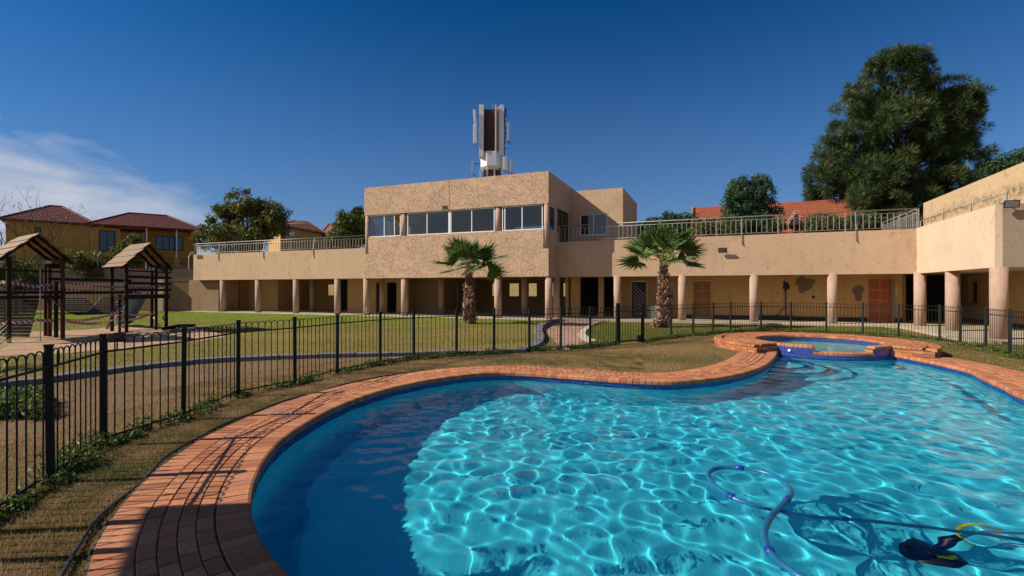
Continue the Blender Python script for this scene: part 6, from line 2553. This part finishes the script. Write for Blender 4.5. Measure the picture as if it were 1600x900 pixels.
tape('upper strand of red and white tape across both towers', [PA(-60, 436, 15.8), PA(14, 434, 15.95), PA(55, 442, 16.6), PA(98, 435, 17.25), PA(197, 442, 19.65), PA(258, 441, 21.0)], .06, seed=1)
tape('second strand of red and white tape just below the top one', [PA(-60, 450, 15.8), PA(14, 450, 15.95), PA(98, 446, 17.25), PA(197, 449, 19.65), PA(222, 452, 20.2)], .05, .09, seed=2)
tape('low strand of tape from the left edge to the slats', [PA(-40, 501, 15.8), PA(14, 498, 15.95), PA(57, 494, 16.5), PA(98, 493, 17.25), PA(150, 491, 18.8), PA(185, 482, 19.6), PA(240, 484, 21.7)], .10, seed=3)
tape('lowest strand of tape sagging towards the slide tower', [PA(98, 494, 17.2), PA(180, 493, 19.5), PA(240, 482, 21.7)], .16, seed=4)
tape('loose tape trailing down from the slide tower to the sand', [PA(238, 482, 21.7), PA(243, 495, 21.5), PA(250, 504, 21.2), PA(262, 510, 20.5), PA(275, 506, 20.3), PA(290, 511, 20.0), PA(318, 510, 19.8)], .03, seed=5)
tape('tangled tape hanging from the right post of the slide tower', [PA(259, 484, 21.8), PA(254, 492, 21.7), PA(262, 497, 21.7), PA(257, 503, 21.6), PA(270, 509, 20.6), PA(300, 508, 20.2), PA(330, 511, 20.0)], .05, seed=6)
tape('short tape tied round the ladder of the slide tower', [PA(186, 480, 19.6), PA(182, 465, 19.7), PA(187, 474, 19.7), PA(180, 486, 19.6), PA(187, 492, 19.6)], .02, seed=7)
# timber edge log and tyres lying in the sand
a, b = ph(255, 511), ph(304, 506)
tag(MB().tube([a + Z * .08, a.lerp(b, .5) + Z * .13, b + Z * .10], [.07, .08, .06], 10).build('fallen_log', M['dark_timber'], smooth=True), 'dark log lying on the sand in front of the slide tower', 'log')
for px, py, c_, lb in ((174, 528, .24, 'left of two short log stumps standing in the sand'), (187, 527, .26, 'right of two short log stumps standing in the sand')):
    p = ph(px, py)
    tag(MB().cyl(p.x, p.y, PGZ - .03, PGZ + c_, .17, .16, 16).build('log_stump', M['bark']), lb, 'stump', 'log stumps in the sand')

# spiky plant at the left edge, leafy ground cover behind the fence
def spiky(label, x, y, h, n, seed, z0=0.0):
    q = random.Random(seed)
    t = thing('spiky_plant', label, 'plant', (x, y, z0))
    V, Fa, tn = [], [], []
    for k in range(n):
        a, e_ = q.uniform(0, 6.28), q.uniform(.15, 1.35)
        L_ = h * q.uniform(.75, 1.1)
        d = Vector((math.cos(a) * math.cos(e_), math.sin(a) * math.cos(e_), math.sin(e_)))
        s_ = d.cross(Z).normalized() * .02
        c_ = Vector((x, y, z0 + .25 * h))
        m_ = c_ + d * L_ * .55
        tp_ = c_ + d * L_ - Z * .12 * L_
        b = len(V)
        V += [tuple(c_ - s_ * .6), tuple(c_ + s_ * .6), tuple(m_ + s_), tuple(tp_), tuple(m_ - s_)]
        Fa.append((b, b + 1, b + 2, b + 4)); Fa.append((b + 4, b + 2, b + 3, b + 3))
        tn += [q.random()] * 5
    V = np.array(V)
    F3 = []
    for f in Fa:
        F3.append((f[0], f[1], f[2]))
        if f[2] != f[3]: F3.append((f[0], f[2], f[3]))
    np_obj('leaves', V, F3, M['yucca'], tn, t, kind='stuff')
    MB().cyl(x, y, z0 - .05, z0 + .3 * h, .08, .06, 8).build('stem', M['bark'], t)


spiky('spiky yellow green plant at the left edge near the play tower', -10.9, 10.2, .95, 90, 3, .07)
spiky('small spiky plant low at the left edge beside the kerb', *G(-12, 600, .0), .5, 60, 5, 0)


def leaf_carpet(name, label, pts, n, size, mat, seed, zf, cat=None, kind='stuff'):
    """leaves at the given (x, y, spread, height) spots"""
    r_2 = np.random.default_rng(seed)
    pts = np.array(pts)
    k = r_2.integers(0, len(pts), n)
    a = r_2.uniform(0, 2 * PI, n)
    rr2 = np.sqrt(r_2.random(n))
    h = r_2.random(n) ** .8
    P = np.c_[pts[k, 0] + np.cos(a) * rr2 * pts[k, 2], pts[k, 1] + np.sin(a) * rr2 * pts[k, 2], zf + h * pts[k, 3] * (1 - .6 * rr2 ** 2)]
    V, Fa = spread(LEAF[0], LEAF[1], rand_rot(n, r_2) * (size * r_2.uniform(.6, 1.4, n))[:, None, None], P)
    o = np_obj(name, V, Fa, M[mat], np.repeat(np.clip(.2 + h * .5 + r_2.random(n) * .3, 0, 1), 4), kind=kind)
    o['label'] = label
    return o


rq = random.Random(4)
spots = []
for chain in (left_posts[3:], right_posts):
    for i in range(len(chain) - 1):
        a, b = np.array(chain[i]), np.array(chain[i + 1])
        L_ = np.linalg.norm(b - a)
        dens = {3: .3, 4: .7, 5: 1.1, 6: 1.3, 7: .5, 8: .8, 9: .7}.get(i + 3, 1.0) if chain is not right_posts else .9
        for k in range(int(L_ * 9 * dens)):
            f = rq.random()
            p = a + (b - a) * f
            g_ = rq.uniform(.06, .19) * (1.15 if dens > 1 else 1)
            spots.append((p[0] + rq.gauss(0, .05), p[1] + rq.gauss(0, .05), g_, g_ * rq.uniform(.7, 1.3)))
leaf_carpet('fence_creeper', 'patchy green creeper growing along the foot of the pool fence', spots, 42000, .045, 'ivy', 5, GZ)
gc = []
for k in range(150):
    u_, v_ = rq.random(), rq.random()
    p = np.array(G(-60 + 128 * u_, 636 + rq.uniform(-16, 12), 0))
    gc.append((p[0], p[1], .16, rq.uniform(.2, .34)))
leaf_carpet('ground_cover', 'low dark green bed of leafy plants behind the fence at the left', gc, 9000, .07, 'ivy', 6, GZ)

# ================================================================== GRASS BLADES
hole_poly = [tuple(p) for p in (EDGE + EN * (PAVE_W + .02))]


def blades(name, label, n, region, z, h, w, mat, seed, tonef=None, bend=.5):
    r_2 = np.random.default_rng(seed)
    P = region(n, r_2)
    P = P[(np.hypot(P[:, 0] - SC[0], P[:, 1] - SC[1]) > SR_OUT + .04)]
    P = P[~inside(P, hole_poly)]
    n = len(P)
    a = r_2.uniform(0, 2 * PI, n)
    hh = h * r_2.uniform(.5, 1.3, n)
    ca, sa = np.cos(a), np.sin(a)
    b_ = r_2.uniform(-1, 1, n) * bend + .2
    lx, ly = -sa * b_ * hh, ca * b_ * hh
    zz = np.full(n, z) if np.isscalar(z) else z(P)
    v0 = np.c_[P[:, 0] - ca * w, P[:, 1] - sa * w, zz - .004]
    v1 = np.c_[P[:, 0] + ca * w, P[:, 1] + sa * w, zz - .004]
    v2 = np.c_[P[:, 0] + lx, P[:, 1] + ly, zz + hh * r_2.uniform(.5, 1, n)]
    V = np.stack([v0, v1, v2], 1).reshape(-1, 3)
    Fa = np.arange(3 * n).reshape(-1, 3)
    tone = r_2.random(n) if tonef is None else np.clip(tonef(P) + r_2.normal(0, .16, n), 0, 1)
    o = np_obj(name, V, Fa, M[mat], np.repeat(tone, 3), kind='stuff')
    o['label'] = label
    return o


def blotch(P, s, seed):
    r_2 = np.random.default_rng(seed)
    v = np.zeros(len(P))
    for i in range(9):
        k = r_2.normal(size=2) * s
        v += np.sin(P[:, 0] * k[0] + P[:, 1] * k[1] + r_2.uniform(0, 6.28))
    return v / 3


def shuffled_edge(n, r_2, d0, d1, lo, hi, pw=1.0):
    """random places beside the paving, offset d0..d1 from the pool edge"""
    i = r_2.integers(lo, hi, n)
    d = d0 + (d1 - d0) * r_2.random(n)
    return EDGE[i] + EN[i] * d[:, None] + r_2.normal(0, .05, (n, 2))


fence_poly_left = [tuple(p) for p in left_posts]


def strip_region(n, r_2):
    P = shuffled_edge(n * 2, r_2, PAVE_W + .02, PAVE_W + 2.8, i0 - 25, i1 + 40)
    # near side of the fence only, denser close to the camera
    bound = fence_poly_left + [(3.5, 13.5), (6.0, 12.8), (5.4, 13.9)] + [tuple(p) for p in (EDGE + EN * (PAVE_W + .01))[::-1][30:]]
    d = np.hypot(P[:, 0], P[:, 1])
    keep_ = r_2.random(len(P)) < np.clip(5.0 / d, .15, 1) ** 1.1
    P = P[keep_]
    # left of fence test: distance along the fence polyline
    fp = np.array(left_posts)
    yy = np.clip(P[:, 1], fp[0, 1], None)
    xf = np.interp(P[:, 1], fp[:9, 1], fp[:9, 0])
    ok_ = np.where(P[:, 1] < fp[8, 1], P[:, 0] > xf - .02, True)
    P = P[ok_]
    dd = np.min(np.hypot(P[:, None, 0] - EDGE[None, ::4, 0], P[:, None, 1] - EDGE[None, ::4, 1]), axis=1)
    return P[dd > PAVE_W + .03]


blades('dry_grass', 'short dry grass between the fence and the brick paving', 230000, strip_region, GZ, .036, .0026, 'blade', 3,
       lambda P: .52 + .22 * blotch(P, 2.2, 4) + .22 * blotch(P, 9, 5))


def region_poly(poly, wfun):
    pa_ = np.array(poly)
    def f(n, r_2):
        lo, hi = pa_.min(0), pa_.max(0)
        P = r_2.uniform(lo, hi, (n * 3, 2))
        P = P[inside(P, poly)]
        d = np.hypot(P[:, 0], P[:, 1])
        P = P[r_2.random(len(P)) < wfun(d)]
        return P[:n]
    return f


pen_poly = [(-1.6, 11.3), (-.4, 11.6), (.6, 11.45), (1.6, 11.0), (2.6, 10.55), (3.4, 10.6), (4.2, 11.2), (4.9, 11.9), (5.3, 12.4), (5.45, 13.6), (6.6, 16.1), (7.3, 16.9), (6.4, 17.2)] + [tuple(p) for p in right_posts[4::-1]] + [tuple(p) for p in left_posts[:9:-1]]
blades('dry_grass', 'patch of dry grass between the pool and the gate', 90000, region_poly(pen_poly, lambda d: np.ones_like(d)), GZ, .035, .004, 'blade', 8,
       lambda P: .50 + .25 * blotch(P, 1.3, 6) - .02 * (P[:, 0] - 2))
wpoly = [tuple(p) for p in KERB[:int(len(KERB) * .78)]] + [G(640, 556)] + [(p[0] - .0, p[1]) for p in left_posts[11:2:-1]]
blades('worn_grass', 'thin brown grass between the fence and the dark kerb', 90000, region_poly(wpoly, lambda d: np.clip(8 / d, .2, 1) ** 1.5), GZ + .004, .035, .004, 'blade', 9,
       lambda P: .62 + .2 * blotch(P, .9, 2))
lpoly = [tuple(p + n * .1) for p, n in zip(KERB, KN)] + far_edge[:3] + [(-40, 36), (-26, 14)]
sandpoly = [G(*p, .1) for p in sand_img]


def lawn_region(n, r_2):
    P = region_poly(lpoly, lambda d: np.clip(14 / d, .15, 1) ** 1.2)(n, r_2)
    return P[~inside(P, sandpoly)]


blades('lawn_grass', 'mown green grass of the lawn before the clubhouse', 170000, lawn_region, .075, .04, .008, 'blade_green', 10,
       lambda P: .62 + .25 * blotch(P, .6, 9) + .2 * blotch(P, 3, 19) - .04 * (P[:, 1] - 17))
blades('lawn_grass', 'green grass along the right wing behind the fence', 110000, region_poly(right_lawn, lambda d: np.ones_like(d)), GZ + .03, .05, .008, 'blade_green', 11,
       lambda P: .30 + .2 * blotch(P, .8, 12))
rpoly = [tuple(p) for p in right_posts[9:]] + [(15.5, 9.0), (14.0, 7.0), (11.2, 9.6), (11.0, 11.0), (11.3, 13.0), (10.8, 15.2), (9.4, 16.6)]
blades('dry_grass', 'green and straw grass between the spa and the fence on the right', 50000, region_poly(rpoly, lambda d: np.ones_like(d)), GZ, .04, .005, 'blade', 13,
       lambda P: .32 + .2 * blotch(P, 1.2, 5))

# ================================================================== GREEN BIN
a, b = S(1013, 2.6), S(1031, 2.6)
gb = thing('slatted_bin', 'grey green ribbed bin beside the larger fan palm', 'bin', tuple(B(a, 2.6, FZ)))
zb0, zb1 = CH + (HY - 494) / F * B(a, 2.6).y, CH + (HY - 472.5) / F * B(a, 2.6).y
MB().bb(a + .02, b - .02, 2.62, 3.1, zb0, zb1 - .06).build('body', M['bin'], gb)
for k in range(9):
    x = a + (b - a) * (k + .5) / 9
    MB().bb(x - .022, x + .022, 2.585, 2.62, zb0, zb1 - .06).build('rib', M['bin'], gb)
MB().bb(a - .02, b + .02, 2.57, 3.14, zb1 - .06, zb1).build('lid', M['bin'], gb)
for k in (.15, .85): MB().bb(a + (b - a) * k - .03, a + (b - a) * k + .03, 2.8, 2.86, FZ, zb0).build('foot', M['galv'], gb)
